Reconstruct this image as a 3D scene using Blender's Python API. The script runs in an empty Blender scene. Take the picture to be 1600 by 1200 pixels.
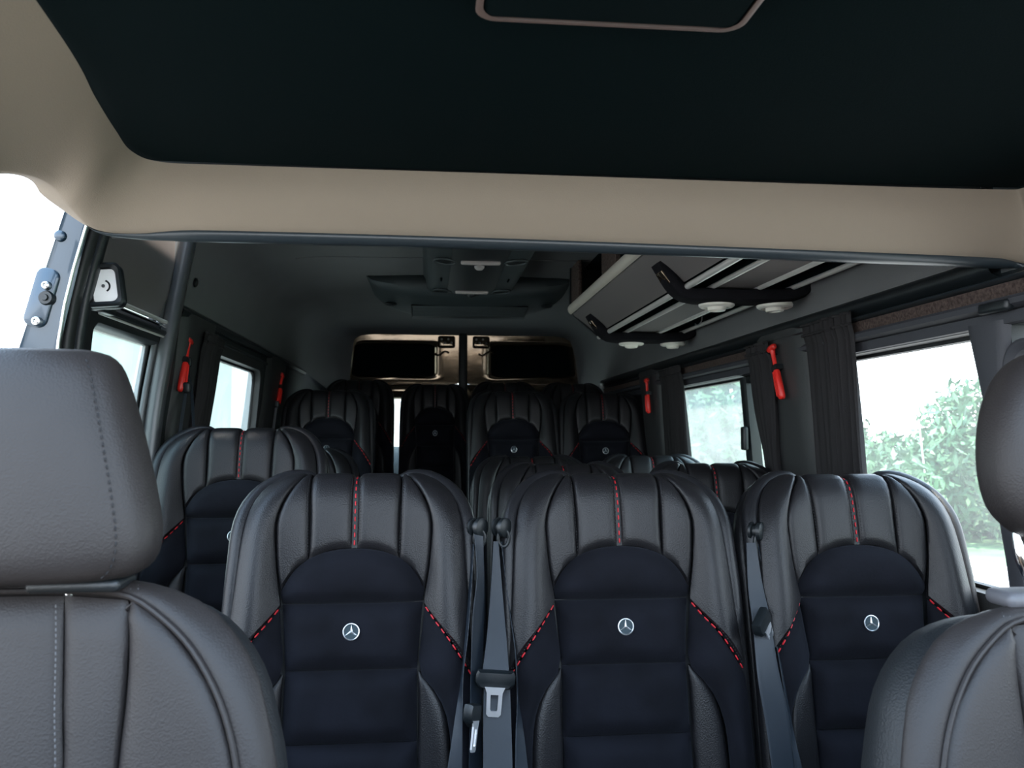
import bpy, bmesh, math, random
import numpy as np
from mathutils import Vector, Matrix

random.seed(7)
rng = np.random.default_rng(7)
SC = bpy.context.scene
COL = SC.collection
PI = math.pi
MM = 0.001

# ------------------------------------------------------------------ camera
FPX = 1300.0
CAM = np.array([0.0, 0.0, 1.22])
YAW = math.atan(130 / FPX)
PIT = math.atan(80 / FPX)
_F = np.array([math.sin(YAW) * math.cos(PIT), math.cos(YAW) * math.cos(PIT), math.sin(PIT)])
_R = np.array([math.cos(YAW), -math.sin(YAW), 0.0])
_U = np.cross(_R, _F)
cd = bpy.data.cameras.new('camera')
cam = bpy.data.objects.new('camera', cd)
COL.objects.link(cam)
cd.sensor_width = 36.0
cd.lens = 36.0 * FPX / 1600.0
cd.clip_start = 0.02
cd.clip_end = 400
cam.matrix_world = Matrix(((_R[0], _U[0], -_F[0], CAM[0]), (_R[1], _U[1], -_F[1], CAM[1]), (_R[2], _U[2], -_F[2], CAM[2]), (0, 0, 0, 1)))
cd.dof.use_dof = True
cd.dof.focus_distance = 1.6
cd.dof.aperture_fstop = 9.0
SC.camera = cam


def at(px, py, Y):
    """the point of the van that a pixel of the photograph shows at depth Y"""
    d = _R * (px - 800) / FPX + _U * (600 - py) / FPX + _F
    return CAM + d * (Y / d[1])


# ------------------------------------------------------------------ world, sun, exposure
W = bpy.data.worlds.new('sky')
SC.world = W
W.use_nodes = True
nt = W.node_tree
bg = nt.nodes['Background']
tc = nt.nodes.new('ShaderNodeTexCoord')
sp = nt.nodes.new('ShaderNodeSeparateXYZ')
rp = nt.nodes.new('ShaderNodeValToRGB')
nt.links.new(tc.outputs['Generated'], sp.inputs[0])
nt.links.new(sp.outputs['Z'], rp.inputs[0])
nt.links.new(rp.outputs[0], bg.inputs[0])
rp.color_ramp.elements[0].position = 0.0
rp.color_ramp.elements[0].color = (0.90, 0.95, 1.0, 1)
rp.color_ramp.elements[1].position = 0.7
rp.color_ramp.elements[1].color = (0.50, 0.72, 1.0, 1)
bg.inputs[1].default_value = 5.0
sd = bpy.data.lights.new('sun', 'SUN')
sd.energy = 16.0
sd.angle = 0.02
sd.color = (1.0, 0.90, 0.76)
sun = bpy.data.objects.new('sun', sd)
COL.objects.link(sun)
sun.rotation_euler = Vector((0.22, -0.30, 1.0)).to_track_quat('Z', 'Y').to_euler()
SC.view_settings.view_transform = 'Standard'
SC.view_settings.look = 'None'
SC.view_settings.exposure = 0.4
SC.view_settings.gamma = 1.0
SC.view_settings.use_curve_mapping = False

# ------------------------------------------------------------------ materials
MATS = {}


def mat(name, col, rough=0.5, metal=0.0, bump=None, var=None, sheen=0.0, coat=0.0, spec=0.5, emit=None):
    """bump = (scale, strength, kind); var = (scale, amount) mottles the colour"""
    m = bpy.data.materials.new(name)
    m.use_nodes = True
    n = m.node_tree.nodes
    l = m.node_tree.links
    b = n['Principled BSDF']
    b.inputs['Base Color'].default_value = (*col, 1)
    b.inputs['Roughness'].default_value = rough
    b.inputs['Metallic'].default_value = metal
    b.inputs['Specular IOR Level'].default_value = spec
    if sheen:
        b.inputs['Sheen Weight'].default_value = sheen
        b.inputs['Sheen Roughness'].default_value = 0.45
        b.inputs['Sheen Tint'].default_value = (0.55, 0.62, 0.8, 1)
    if coat:
        b.inputs['Coat Weight'].default_value = coat
        b.inputs['Coat Roughness'].default_value = 0.05
    t = n.new('ShaderNodeTexCoord')
    if bump:
        sc, st, kind = bump
        if kind == 'cell':
            x = n.new('ShaderNodeTexVoronoi')
            x.feature = 'SMOOTH_F1'
            x.inputs['Scale'].default_value = sc
            out = x.outputs['Distance']
        elif kind == 'wave':
            x = n.new('ShaderNodeTexWave')
            x.inputs['Scale'].default_value = sc
            x.inputs['Distortion'].default_value = 1.5
            out = x.outputs['Fac']
        else:
            x = n.new('ShaderNodeTexNoise')
            x.inputs['Scale'].default_value = sc
            x.inputs['Detail'].default_value = 4
            out = x.outputs['Fac']
        l.new(t.outputs['Object'], x.inputs['Vector'])
        bp = n.new('ShaderNodeBump')
        bp.inputs['Strength'].default_value = st
        bp.inputs['Distance'].default_value = 0.002
        l.new(out, bp.inputs['Height'])
        l.new(bp.outputs[0], b.inputs['Normal'])
    if var:
        x = n.new('ShaderNodeTexNoise')
        x.inputs['Scale'].default_value = var[0]
        x.inputs['Detail'].default_value = 5
        l.new(t.outputs['Object'], x.inputs['Vector'])
        r = n.new('ShaderNodeValToRGB')
        r.color_ramp.elements[0].position = 0.3
        r.color_ramp.elements[1].position = 0.7
        r.color_ramp.elements[0].color = (*[c * (1 - var[1]) for c in col], 1)
        r.color_ramp.elements[1].color = (*[c * (1 + var[1]) for c in col], 1)
        l.new(x.outputs['Fac'], r.inputs[0])
        l.new(r.outputs[0], b.inputs['Base Color'])
    MATS[name] = m
    return m


def glass(name, tint, haze, hazecol):
    """window glass: passes light straight on, mirrors a little, dust scatters some"""
    m = bpy.data.materials.new(name)
    m.use_nodes = True
    n = m.node_tree.nodes
    l = m.node_tree.links
    n.remove(n['Principled BSDF'])
    tr = n.new('ShaderNodeBsdfTransparent')
    tr.inputs[0].default_value = (*tint, 1)
    gl = n.new('ShaderNodeBsdfGlossy')
    gl.inputs['Roughness'].default_value = 0.02
    fr = n.new('ShaderNodeLayerWeight')
    pw = n.new('ShaderNodeMath')
    pw.operation = 'POWER'
    pw.inputs[1].default_value = 4.0
    l.new(fr.outputs['Facing'], pw.inputs[0])
    ad = n.new('ShaderNodeMath')
    ad.operation = 'MULTIPLY_ADD'
    ad.inputs[1].default_value = 0.9
    ad.inputs[2].default_value = 0.04
    l.new(pw.outputs[0], ad.inputs[0])
    mx = n.new('ShaderNodeMixShader')
    l.new(ad.outputs[0], mx.inputs[0])
    l.new(tr.outputs[0], mx.inputs[1])
    l.new(gl.outputs[0], mx.inputs[2])
    tl = n.new('ShaderNodeBsdfTranslucent')
    tl.inputs[0].default_value = (*hazecol, 1)
    m2 = n.new('ShaderNodeMixShader')
    t = n.new('ShaderNodeTexCoord')
    ns = n.new('ShaderNodeTexNoise')
    ns.inputs['Scale'].default_value = 9
    ns.inputs['Detail'].default_value = 6
    mr = n.new('ShaderNodeMapRange')
    mr.inputs['To Min'].default_value = haze * 0.6
    mr.inputs['To Max'].default_value = haze * 1.4
    l.new(t.outputs['Object'], ns.inputs['Vector'])
    l.new(ns.outputs['Fac'], mr.inputs['Value'])
    l.new(mr.outputs[0], m2.inputs[0])
    l.new(mx.outputs[0], m2.inputs[1])
    l.new(tl.outputs[0], m2.inputs[2])
    l.new(m2.outputs[0], n['Material Output'].inputs[0])
    return m


LEATHER = mat('black_leather', (0.0108, 0.0106, 0.0122), 0.40, bump=(520, 0.20, 'cell'), var=(9, 0.06), spec=0.33)
RIMLEA = mat('rim_leather', (0.0110, 0.0112, 0.0132), 0.38, bump=(520, 0.2, 'cell'), spec=0.34)
FRONTLEA = mat('front_seat_leather', (0.0235, 0.0205, 0.0202), 0.46, bump=(520, 0.17, 'cell'), var=(12, 0.08), spec=0.28)
SUEDE = mat('suede', (0.0058, 0.0064, 0.0098), 0.9, bump=(160, 0.25, 'noise'), var=(14, 0.35), sheen=0.06, spec=0.15)
SHELL = mat('seat_shell', (0.008, 0.010, 0.012), 0.55, bump=(420, 0.3, 'cell'))
REDTH = mat('red_thread', (0.55, 0.012, 0.022), 0.6)
BLKTH = mat('black_thread', (0.006, 0.006, 0.008), 0.7)
GRYTH = mat('grey_thread', (0.10, 0.10, 0.105), 0.7)
CHROME = mat('chrome', (0.86, 0.87, 0.88), 0.08, 1.0)
BADGEBK = mat('badge_field', (0.030, 0.050, 0.062), 0.5, spec=0.25)
BADGEST = mat('badge_metal', (0.80, 0.81, 0.83), 0.28, 0.9)
BLKPLA = mat('black_plastic', (0.007, 0.010, 0.012), 0.42, bump=(500, 0.15, 'noise'))
BELT = mat('belt_webbing', (0.0085, 0.0150, 0.024), 0.5, bump=(260, 0.25, 'wave'))
CABHEAD = mat('cab_headliner', (0.0008, 0.0046, 0.0054), 0.95, bump=(600, 0.3, 'noise'), spec=0.05)
BEAM = mat('beam_trim', (0.215, 0.180, 0.140), 0.75, bump=(500, 0.2, 'noise'), spec=0.25)
LIDGLINT = mat('lid_edge_glint', (0.12, 0.085, 0.075), 0.4)  # the edge's catch of light, put into a paler pink-brown colour
LIP = mat('beam_lip', (0.022, 0.030, 0.036), 0.32)
HEADL = mat('headliner', (0.155, 0.158, 0.160), 0.9, bump=(420, 0.25, 'noise'), var=(5, 0.05), spec=0.2)
WALLM = mat('wall_trim_black', (0.009, 0.0135, 0.0155), 0.6, bump=(350, 0.2, 'noise'))
PILLM = mat('pillar_trim', (0.030, 0.031, 0.032), 0.5, bump=(350, 0.25, 'noise'))
GREYTR = mat('window_header_grey', (0.040, 0.042, 0.050), 0.6, bump=(350, 0.2, 'noise'))
CARPET = mat('brown_carpet', (0.070, 0.052, 0.046), 0.95, bump=(420, 0.8, 'noise'), var=(160, 0.5), spec=0.1)
RUBBER = mat('rubber_seal', (0.010, 0.011, 0.012), 0.5)
DKPAINT = mat('dark_paint', (0.016, 0.036, 0.058), 0.30, 0.25, coat=0.6)  # black paint with the sky's blue reflection put into the base colour
GLOSSTAN = mat('black_paint_tan_reflection', (0.20, 0.15, 0.10), 0.10, 0.85, coat=0.5, bump=(9, 0.35, 'noise'))  # black paint; beige of its reflections put into a brown metallic base
DOORPAN = mat('door_panel_grey', (0.22, 0.20, 0.20), 0.30, 0.2, coat=0.3)
LATCHM = mat('latch_steel', (0.75, 0.76, 0.78), 0.38, 0.75)
STEEL = mat('steel', (0.55, 0.56, 0.56), 0.3, 1.0)
ALU = mat('satin_aluminium', (0.78, 0.76, 0.72), 0.34, 0.35)
COLM = mat('column_trim', (0.070, 0.075, 0.080), 0.30)
SILVERPL = mat('silver_lip', (0.72, 0.66, 0.57), 0.42, 0.25)
RACKGREY = mat('rack_panel', (0.16, 0.145, 0.14), 0.8, bump=(420, 0.2, 'noise'))
BRKT = mat('bracket_flock', (0.010, 0.010, 0.012), 0.95, bump=(300, 0.7, 'noise'), spec=0.1)
VENTW = mat('vent_cream', (0.86, 0.84, 0.75), 0.45)
CURT = mat('curtain_cloth', (0.030, 0.029, 0.030), 0.9, bump=(500, 0.4, 'noise'), spec=0.1)
REDPL = mat('red_plastic', (0.75, 0.028, 0.020), 0.35)
CONSOLE = mat('console_plastic', (0.032, 0.042, 0.045), 0.55, bump=(400, 0.2, 'noise'))
CONSDK = mat('console_dark', (0.010, 0.014, 0.016), 0.5)
LAMPPL = mat('lamp_lens', (0.42, 0.38, 0.36), 0.4)
FLOORM = mat('floor_vinyl', (0.02, 0.02, 0.022), 0.6, var=(40, 0.3))
DASHM = mat('dash_plastic', (0.13, 0.10, 0.075), 0.7)
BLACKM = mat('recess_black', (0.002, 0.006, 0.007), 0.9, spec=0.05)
COLLAR = mat('grey_collar', (0.09, 0.09, 0.10), 0.5)
GLASSC = glass('clear_glass', (0.95, 0.98, 0.98), 0.07, (0.8, 0.85, 0.85))
GLASST = glass('tinted_glass', (0.62, 0.72, 0.68), 0.20, (0.65, 0.75, 0.72))
ASPH = mat('asphalt', (0.30, 0.29, 0.275), 0.9, var=(3, 0.2))
CONC = mat('pale_concrete', (0.55, 0.56, 0.56), 0.85, var=(2, 0.1))
WHITEP = mat('white_paint', (0.80, 0.80, 0.80), 0.6)
RENDERW = mat('building_render', (0.17, 0.215, 0.185), 0.9, var=(0.8, 0.25))
LILAC = mat('lilac_panel', (0.42, 0.41, 0.47), 0.7)
LEAF = mat('leaf', (0.050, 0.135, 0.060), 0.6, var=(1.5, 0.45))
LEAF2 = mat('leaf_pale', (0.075, 0.155, 0.075), 0.6, var=(1.5, 0.4))
BARK = mat('bark', (0.10, 0.07, 0.05), 0.9)
SHEATH = mat('roof_paint', (0.02, 0.025, 0.03), 0.4)


# ------------------------------------------------------------------ geometry helpers
def tag(o, label=None, cat=None, group=None, kind=None):
    if label: o['label'] = label
    if cat: o['category'] = cat
    if group: o['group'] = group
    if kind: o['kind'] = kind
    return o


def empty(name, loc=(0, 0, 0), rz=0.0):
    o = bpy.data.objects.new(name, None)
    o.empty_display_size = 0.05
    COL.objects.link(o)
    o.location = loc
    o.rotation_euler = (0, 0, rz)
    return o


class MB:
    """collects geometry for ONE mesh object"""

    def __init__(s):
        s.v = []
        s.f = []

    def add(s, V, F):
        k = len(s.v)
        s.v += [tuple(map(float, p)) for p in V]
        s.f += [tuple(i + k for i in q) for q in F]
        return s

    def grid(s, G, cu=False, cv=False):
        """G[nu][nv][3]"""
        G = np.asarray(G, float)
        nu, nv = G.shape[:2]
        F = []
        for i in range(nu if cu else nu - 1):
            for j in range(nv if cv else nv - 1):
                i2, j2 = (i + 1) % nu, (j + 1) % nv
                F.append((i * nv + j, i2 * nv + j, i2 * nv + j2, i * nv + j2))
        return s.add(G.reshape(-1, 3), F)

    def box(s, c, d, R=None):
        c = np.asarray(c, float)
        V = np.array([(x, y, z) for x in (-1, 1) for y in (-1, 1) for z in (-1, 1)], float) * np.asarray(d, float) / 2
        if R is not None: V = V @ np.asarray(R, float).T
        return s.add(V + c, [(0, 1, 3, 2), (4, 6, 7, 5), (0, 4, 5, 1), (2, 3, 7, 6), (0, 2, 6, 4), (1, 5, 7, 3)])

    def tube(s, P, r, n=10, cap=True, flat=None):
        """sweep of a circle along P; r scalar or list; flat=(axis vector, factor) squashes the section"""
        P = np.asarray(P, float)
        m = len(P)
        r = np.full(m, r, float) if np.isscalar(r) else np.asarray(r, float)
        T = np.gradient(P, axis=0)
        T /= np.linalg.norm(T, axis=1)[:, None] + 1e-12
        up = np.array([0, 0, 1.0])
        if abs(T[0] @ up) > 0.9: up = np.array([0, 1.0, 0])
        G = []
        a = np.cross(up, T[0]); a /= np.linalg.norm(a)
        for k in range(m):
            a = a - (a @ T[k]) * T[k]
            a /= np.linalg.norm(a)
            b = np.cross(T[k], a)
            ring = []
            for q in range(n):
                th = 2 * PI * q / n
                o = r[k] * (math.cos(th) * a + math.sin(th) * b)
                if flat is not None:
                    ax = np.asarray(flat[0], float)
                    o = o - (1 - flat[1]) * (o @ ax) * ax
                ring.append(P[k] + o)
            G.append(ring)
        k0 = len(s.v)
        s.grid(G, cv=True)
        if cap:
            s.f.append(tuple(k0 + q for q in range(n))[::-1])
            s.f.append(tuple(k0 + (m - 1) * n + q for q in range(n)))
        return s

    def lathe(s, prof, c, axis=(0, 0, 1), n=24):
        """prof: (radius, height) pairs"""
        ax = Vector(axis).normalized()
        M = np.array(ax.to_track_quat('Z', 'Y').to_matrix())
        G = [[(r * math.cos(2 * PI * q / n), r * math.sin(2 * PI * q / n), h) for q in range(n)] for r, h in prof]
        G = np.asarray(G) @ M.T + np.asarray(c, float)
        return s.grid(G, cv=True)

    def build(s, name, material, parent=None, smooth=True, normals=True):
        me = bpy.data.meshes.new(name)
        me.from_pydata(s.v, [], s.f)
        me.update()
        if normals:
            bm = bmesh.new()
            bm.from_mesh(me)
            bmesh.ops.remove_doubles(bm, verts=bm.verts, dist=1e-6)
            bmesh.ops.recalc_face_normals(bm, faces=bm.faces)
            bm.to_mesh(me)
            bm.free()
        if smooth:
            me.polygons.foreach_set('use_smooth', [True] * len(me.polygons))
            me.set_sharp_from_angle(angle=math.radians(42))
        me.materials.append(material)
        o = bpy.data.objects.new(name, me)
        COL.objects.link(o)
        if parent is not None: o.parent = parent
        return o


def rbox(name, c, d, bev, material, parent=None, seg=3, R=None):
    """a box with rounded edges"""
    bm = bmesh.new()
    bmesh.ops.create_cube(bm, size=1.0)
    bmesh.ops.scale(bm, vec=Vector(d), verts=bm.verts)
    bmesh.ops.bevel(bm, geom=bm.edges[:], offset=min(bev, min(d) * 0.49), segments=seg, affect='EDGES', profile=0.5)
    if R is not None: bmesh.ops.transform(bm, matrix=Matrix(R).to_4x4(), verts=bm.verts)
    bmesh.ops.translate(bm, vec=Vector(c), verts=bm.verts)
    me = bpy.data.meshes.new(name)
    bm.to_mesh(me)
    bm.free()
    me.polygons.foreach_set('use_smooth', [True] * len(me.polygons))
    me.set_sharp_from_angle(angle=math.radians(50))
    me.materials.append(material)
    o = bpy.data.objects.new(name, me)
    COL.objects.link(o)
    if parent is not None: o.parent = parent
    return o


def cr(P, n=None, u=None):
    """Catmull-Rom through P, sampled at n even (or the given u in 0..1) chord-length positions"""
    P = np.asarray(P, float)
    if len(P) == 2:
        u = np.linspace(0, 1, n) if u is None else np.asarray(u)
        return P[0] + (P[1] - P[0]) * u[:, None]
    seg = np.linalg.norm(np.diff(P, axis=0), axis=1) ** 0.5 + 1e-9
    t = np.concatenate([[0], np.cumsum(seg)])
    E = np.vstack([2 * P[0] - P[1], P, 2 * P[-1] - P[-2]])
    te = np.concatenate([[t[0] - seg[0]], t, [t[-1] + seg[-1]]])

    def ev(x):
        i = int(np.clip(np.searchsorted(t, x, side='right') - 1, 0, len(P) - 2))
        p0, p1, p2, p3 = E[i:i + 4]
        t0, t1, t2, t3 = te[i:i + 4]
        a1 = (t1 - x) / (t1 - t0) * p0 + (x - t0) / (t1 - t0) * p1
        a2 = (t2 - x) / (t2 - t1) * p1 + (x - t1) / (t2 - t1) * p2
        a3 = (t3 - x) / (t3 - t2) * p2 + (x - t2) / (t3 - t2) * p3
        b1 = (t2 - x) / (t2 - t0) * a1 + (x - t0) / (t2 - t0) * a2
        b2 = (t3 - x) / (t3 - t1) * a2 + (x - t1) / (t3 - t1) * a3
        return (t2 - x) / (t2 - t1) * b1 + (x - t1) / (t2 - t1) * b2

    dense = np.array([ev(x) for x in np.linspace(t[0], t[-1], 24 * len(P))])
    L = np.concatenate([[0], np.cumsum(np.linalg.norm(np.diff(dense, axis=0), axis=1))])
    uu = (np.linspace(0, 1, n) if u is None else np.asarray(u)) * L[-1]
    return np.stack([np.interp(uu, L, dense[:, k]) for k in range(P.shape[1])], axis=1)


def cosu(n):
    k = np.arange(n) / (n - 1)
    return 0.5 * (0.5 - 0.5 * np.cos(PI * k)) + 0.5 * k


def padgrid(curves, nu, nv, pil, edge, skirt=9.0, soft=False):
    """a padded panel between curves (x,t,d in mm): a puffed grid whose border tucks into the seams"""
    uu, vv = cosu(nu), cosu(nv)
    C = np.array([cr(c, u=vv) for c in curves])
    G = np.zeros((nu, nv, 3))
    for j in range(nv):
        if len(curves) == 2:
            G[:, j] = C[0, j] + (C[1, j] - C[0, j]) * uu[:, None]
        else:
            G[:, j] = cr(C[:, j], u=uu)
    du = np.gradient(G, axis=0)
    dv = np.gradient(G, axis=1)
    N = np.cross(du, dv)
    N /= np.linalg.norm(N, axis=2)[..., None] + 1e-9
    if N[..., 2].mean() < 0: N = -N
    lu = np.zeros((nu, nv)); lu[1:] = np.cumsum(np.linalg.norm(np.diff(G, axis=0), axis=2), axis=0)
    lv = np.zeros((nu, nv)); lv[:, 1:] = np.cumsum(np.linalg.norm(np.diff(G, axis=1), axis=2), axis=1)
    a = np.minimum(lu, lu[-1:] - lu)
    b = np.minimum(lv, lv[:, -1:] - lv)
    f = lambda x: np.sqrt(np.clip(1 - (1 - np.clip(x / edge, 0, 1)) ** 2, 0, 1))
    if soft: f = lambda x: np.sin(PI / 2 * np.clip(x / edge, 0, 1)) ** 0.85
    H = G + N * (pil * f(a) * f(b))[..., None]
    H2 = np.zeros((nu + 2, nv + 2, 3))
    H2[1:-1, 1:-1] = H
    S = G - N * skirt
    H2[0, 1:-1] = S[0]; H2[-1, 1:-1] = S[-1]; H2[1:-1, 0] = S[:, 0]; H2[1:-1, -1] = S[:, -1]
    H2[0, 0] = S[0, 0]; H2[0, -1] = S[0, -1]; H2[-1, 0] = S[-1, 0]; H2[-1, -1] = S[-1, -1]
    return H2


def reclined(alpha, top):
    ca, sa = math.cos(alpha), math.sin(alpha)

    def f(Q):
        Q = np.asarray(Q, float) * MM
        x, t, d = Q[..., 0], Q[..., 1], Q[..., 2]
        return np.stack([x, t * sa - d * ca, top + t * ca + d * sa], axis=-1)
    return f


def mir(G):
    G = np.array(G, float)
    G[..., 0] *= -1
    return G


def dashes(mb, path, tf, length, gap, w, h, up=(0, 0, 1), start=0.0):
    """stitches: little rounded bars along a path in (x,t,d) mm"""
    P = cr(path, 240)
    L = np.concatenate([[0], np.cumsum(np.linalg.norm(np.diff(P, axis=0), axis=1))])
    s = start
    upv = np.asarray(up, float)
    while s + length <= L[-1]:
        a = np.array([np.interp(s, L, P[:, k]) for k in range(3)])
        b = np.array([np.interp(s + length, L, P[:, k]) for k in range(3)])
        T = (b - a) / (np.linalg.norm(b - a) + 1e-9)
        sd_ = np.cross(T, upv); sd_ /= np.linalg.norm(sd_) + 1e-9
        nn = np.cross(sd_, T)
        ring = []
        for q, (e, k) in enumerate(((a, 0.6), (a + T * length * 0.2, 1), (b - T * length * 0.2, 1), (b, 0.6))):
            ring.append([e + sd_ * w / 2 * k * i + nn * h * k * j for i, j in ((-1, 0), (-0.6, 1), (0.6, 1), (1, 0))])
        mb.grid(tf(np.array(ring)))
        s += length + gap


def children(o):
    return [c for c in bpy.data.objects if c.parent == o]


def copy_tree(o, kids, parent=None):
    c = o.copy()
    COL.objects.link(c)
    if parent is not None: c.parent = parent
    for ch in kids.get(o.name, []):
        copy_tree(ch, kids, c)
    return c


def kidmap():
    k = {}
    for o in bpy.data.objects:
        if o.parent: k.setdefault(o.parent.name, []).append(o)
    return k


# ------------------------------------------------------------------ van shell
XC = 0.155
LWP = [(0.0, -0.70), (0.9, -0.735), (1.2, -0.725), (1.36, -0.705), (1.50, -0.69), (1.57, -0.68), (1.90, -0.66)]
RWP = [(0.0, 1.06), (0.9, 1.055), (1.13, 1.02), (1.30, 1.008), (1.41, 1.0), (1.53, 0.99), (1.90, 0.97)]


def wx(side, z):
    P = LWP if side < 0 else RWP
    return float(np.interp(z, [p[0] for p in P], [p[1] for p in P]))


def wall_mesh(side, ys, zs, solid, thick=0.05):
    mb = MB()
    ny, nz = len(ys) - 1, len(zs) - 1
    p = lambda y, z, o: (wx(side, z) + side * o, y, z)
    ok = lambda i, j: 0 <= i < ny and 0 <= j < nz and solid(0.5 * (ys[i] + ys[i + 1]), 0.5 * (zs[j] + zs[j + 1]))
    for i in range(ny):
        for j in range(nz):
            if not ok(i, j): continue
            y0, y1, z0, z1 = ys[i], ys[i + 1], zs[j], zs[j + 1]
            for o in (0, thick):
                mb.add([p(y0, z0, o), p(y1, z0, o), p(y1, z1, o), p(y0, z1, o)], [(0, 1, 2, 3)])
            for (di, dj, a, b) in ((-1, 0, (y0, z0), (y0, z1)), (1, 0, (y1, z0), (y1, z1)), (0, -1, (y0, z0), (y1, z0)), (0, 1, (y0, z1), (y1, z1))):
                if not ok(i + di, j + dj):
                    mb.add([p(*a, 0), p(*b, 0), p(*b, thick), p(*a, thick)], [(0, 1, 2, 3)])
    return mb


def rrect(y0, y1, z0, z1, r, n=6, shear=0.0):
    pts = []
    for cy, cz, a0 in ((y1 - r, z1 - r, 0), (y0 + r, z1 - r, 90), (y0 + r, z0 + r, 180), (y1 - r, z0 + r, 270)):
        for k in range(n + 1):
            a = math.radians(a0 + 90 * k / n)
            pts.append((cy + r * math.cos(a) + shear * (cz + r * math.sin(a) - z1), cz + r * math.sin(a)))
    return pts


def window(name, side, y0, y1, z0, z1, r, gm, fm, proud=0.008, wide=0.045, deep=0.035):
    """setting window: padded surround on the wall, reveal, pane"""
    root = empty(name, (0, 0, 0))
    tag(root, kind='structure')
    rings = []
    for grow, off in ((wide, 0.0), (wide, -proud * 0.8), (wide * 0.75, -proud), (0.012, -proud), (0.0, -proud * 0.3), (-0.004, deep)):
        rings.append([(wx(side, z) + side * off, y, z) for y, z in rrect(y0 - grow, y1 + grow, z0 - grow, z1 + grow, r + max(grow, 0))])
    MB().grid(rings, cv=True).build('window_frame', fm, root)
    sl = [[(wx(side, z) + side * o, y, z) for y, z in rrect(y0 - g, y1 + g, z0 - g, z1 + g, r)] for g, o in ((0.004, deep - 0.012), (-0.010, deep - 0.014), (-0.012, deep - 0.004), (0.004, deep))]
    MB().grid(sl, cv=True).build('rubber_seal', RUBBER, root)
    pts = rrect(y0, y1, z0, z1, r)
    mb = MB()
    mb.add([(wx(side, z) + side * (deep - 0.006), y, z) for y, z in pts], [tuple(range(len(pts)))])
    mb.build('window_pane', gm, root, smooth=False)
    return root


# floor and raised rear platforms
fl = rbox('floor', (XC, 2.55, -0.03), (1.86, 5.7, 0.06), 0.01, FLOORM)
tag(fl, kind='structure')
for nm, y0, y1, x0, x1, h in (('floor_platform', 3.28, 4.12, -0.70, 1.0, 0.27), ('floor_rear_platform', 4.121, 5.0, -0.70, 1.0, 0.36)):
    o = rbox(nm, ((x0 + x1) / 2, (y0 + y1) / 2, h / 2), (x1 - x0, y1 - y0, h), 0.012, FLOORM)
    tag(o, kind='structure')
o = rbox('floor_wheel_box', (-0.475, 2.11, 0.045), (0.40, 0.66, 0.09), 0.02, FLOORM)
tag(o, kind='structure')

# roof, outside skin that keeps the sky out
rf = MB()
prof = [(-0.86, 1.2), (-0.80, 1.60), (-0.76, 1.86), (-0.6, 1.985), (XC, 2.02), (0.92, 1.985), (1.07, 1.86), (1.09, 1.58)]
prof = prof[1:]
for y0, y1, pr in ((0.55, 2.26, prof[2:]), (2.26, 5.3, prof)):
    rf.grid([[(x, y, z) for x, z in pr] for y in (y0, (y0 + y1) / 2, y1)])
    rf.grid([[(x, y, z - 0.02) for x, z in pr] for y in (y0, (y0 + y1) / 2, y1)])
o = rf.build('roof', SHEATH)
tag(o, kind='structure')

# walls
LW_Y = (2.70, 3.52)
LW2_Y = (4.02, 4.75)
WZ = (0.92, 1.41)
LZ = (0.95, 1.485)
zsL = [0, 0.5, LZ[0], 1.2, 1.36, LZ[1], 1.53, 1.57, 1.90]
solidL = lambda y, z: not ((LW_Y[0] < y < LW_Y[1]) and LZ[0] < z < LZ[1])
o = wall_mesh(-1, [2.30, LW_Y[0], 3.1, LW_Y[1], LW2_Y[0], LW2_Y[1], 5.12], zsL, solidL).build('wall_left', WALLM, smooth=False)
tag(o, kind='structure')
R0_Y = (0.30, 1.338)
R1_Y = (1.422, 2.02)
R2_Y = (2.42, 3.42)
R3_Y = (3.80, 4.75)
zsR = [0, 0.5, WZ[0], 1.13, 1.30, WZ[1], 1.45, 1.53, 1.90]
solidR = lambda y, z: not (y < 1.345 and z > 1.45) and not (any(a < y < b for a, b in (R0_Y, R1_Y, R2_Y)) and WZ[0] < z < WZ[1])
o = wall_mesh(1, [0.25, R0_Y[0], 1.30, R0_Y[1], 1.345, *R1_Y, *R2_Y, *R3_Y, 5.12], zsR, solidR).build('wall_right', WALLM, smooth=False)
tag(o, kind='structure')
w1 = window('window_1', 1, *R1_Y, *WZ, 0.012, GLASSC, PILLM, proud=0.006)
window('window_2', 1, *R2_Y, *WZ, 0.02, GLASST, PILLM, proud=0.006)
w4 = window('window_3', -1, *LW_Y, *LZ, 0.055, GLASST, PILLM, proud=0.006)
window('window_4', 1, *R0_Y, 0.95, 1.365, 0.035, GLASSC, GREYTR, proud=0.012, wide=0.018)
# sliding sash in window_2
sash = bpy.data.objects['window_2']
zz = [0.93, 1.13, 1.30, 1.405]
for y, w in ((2.575, 0.052),):
    m = MB()
    ring = []
    for z in zz:
        x = wx(1, z) + 0.012
        ring.append([(x - 0.012, y - w / 2, z), (x - 0.016, y - w / 4, z), (x - 0.016, y + w / 4, z), (x - 0.012, y + w / 2, z), (x + 0.02, y + w / 2, z), (x + 0.02, y - w / 2, z)])
    m.grid(ring, cv=True).build('sash_stile', BLKPLA, sash)
rbox('sash_latch', (1.0, 2.565, 1.21), (0.018, 0.03, 0.075), 0.006, BLKPLA, sash)
rbox('sash_rail', (1.012, 2.50, 1.395), (0.02, 0.16, 0.022), 0.005, BLKPLA, sash)

# front and rear bulkheads of the room
o = MB().box((XC, -0.33, 0.42), (1.9, 0.06, 0.84)).build('wall_front', DASHM, smooth=False)
tag(o, kind='structure')

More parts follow.
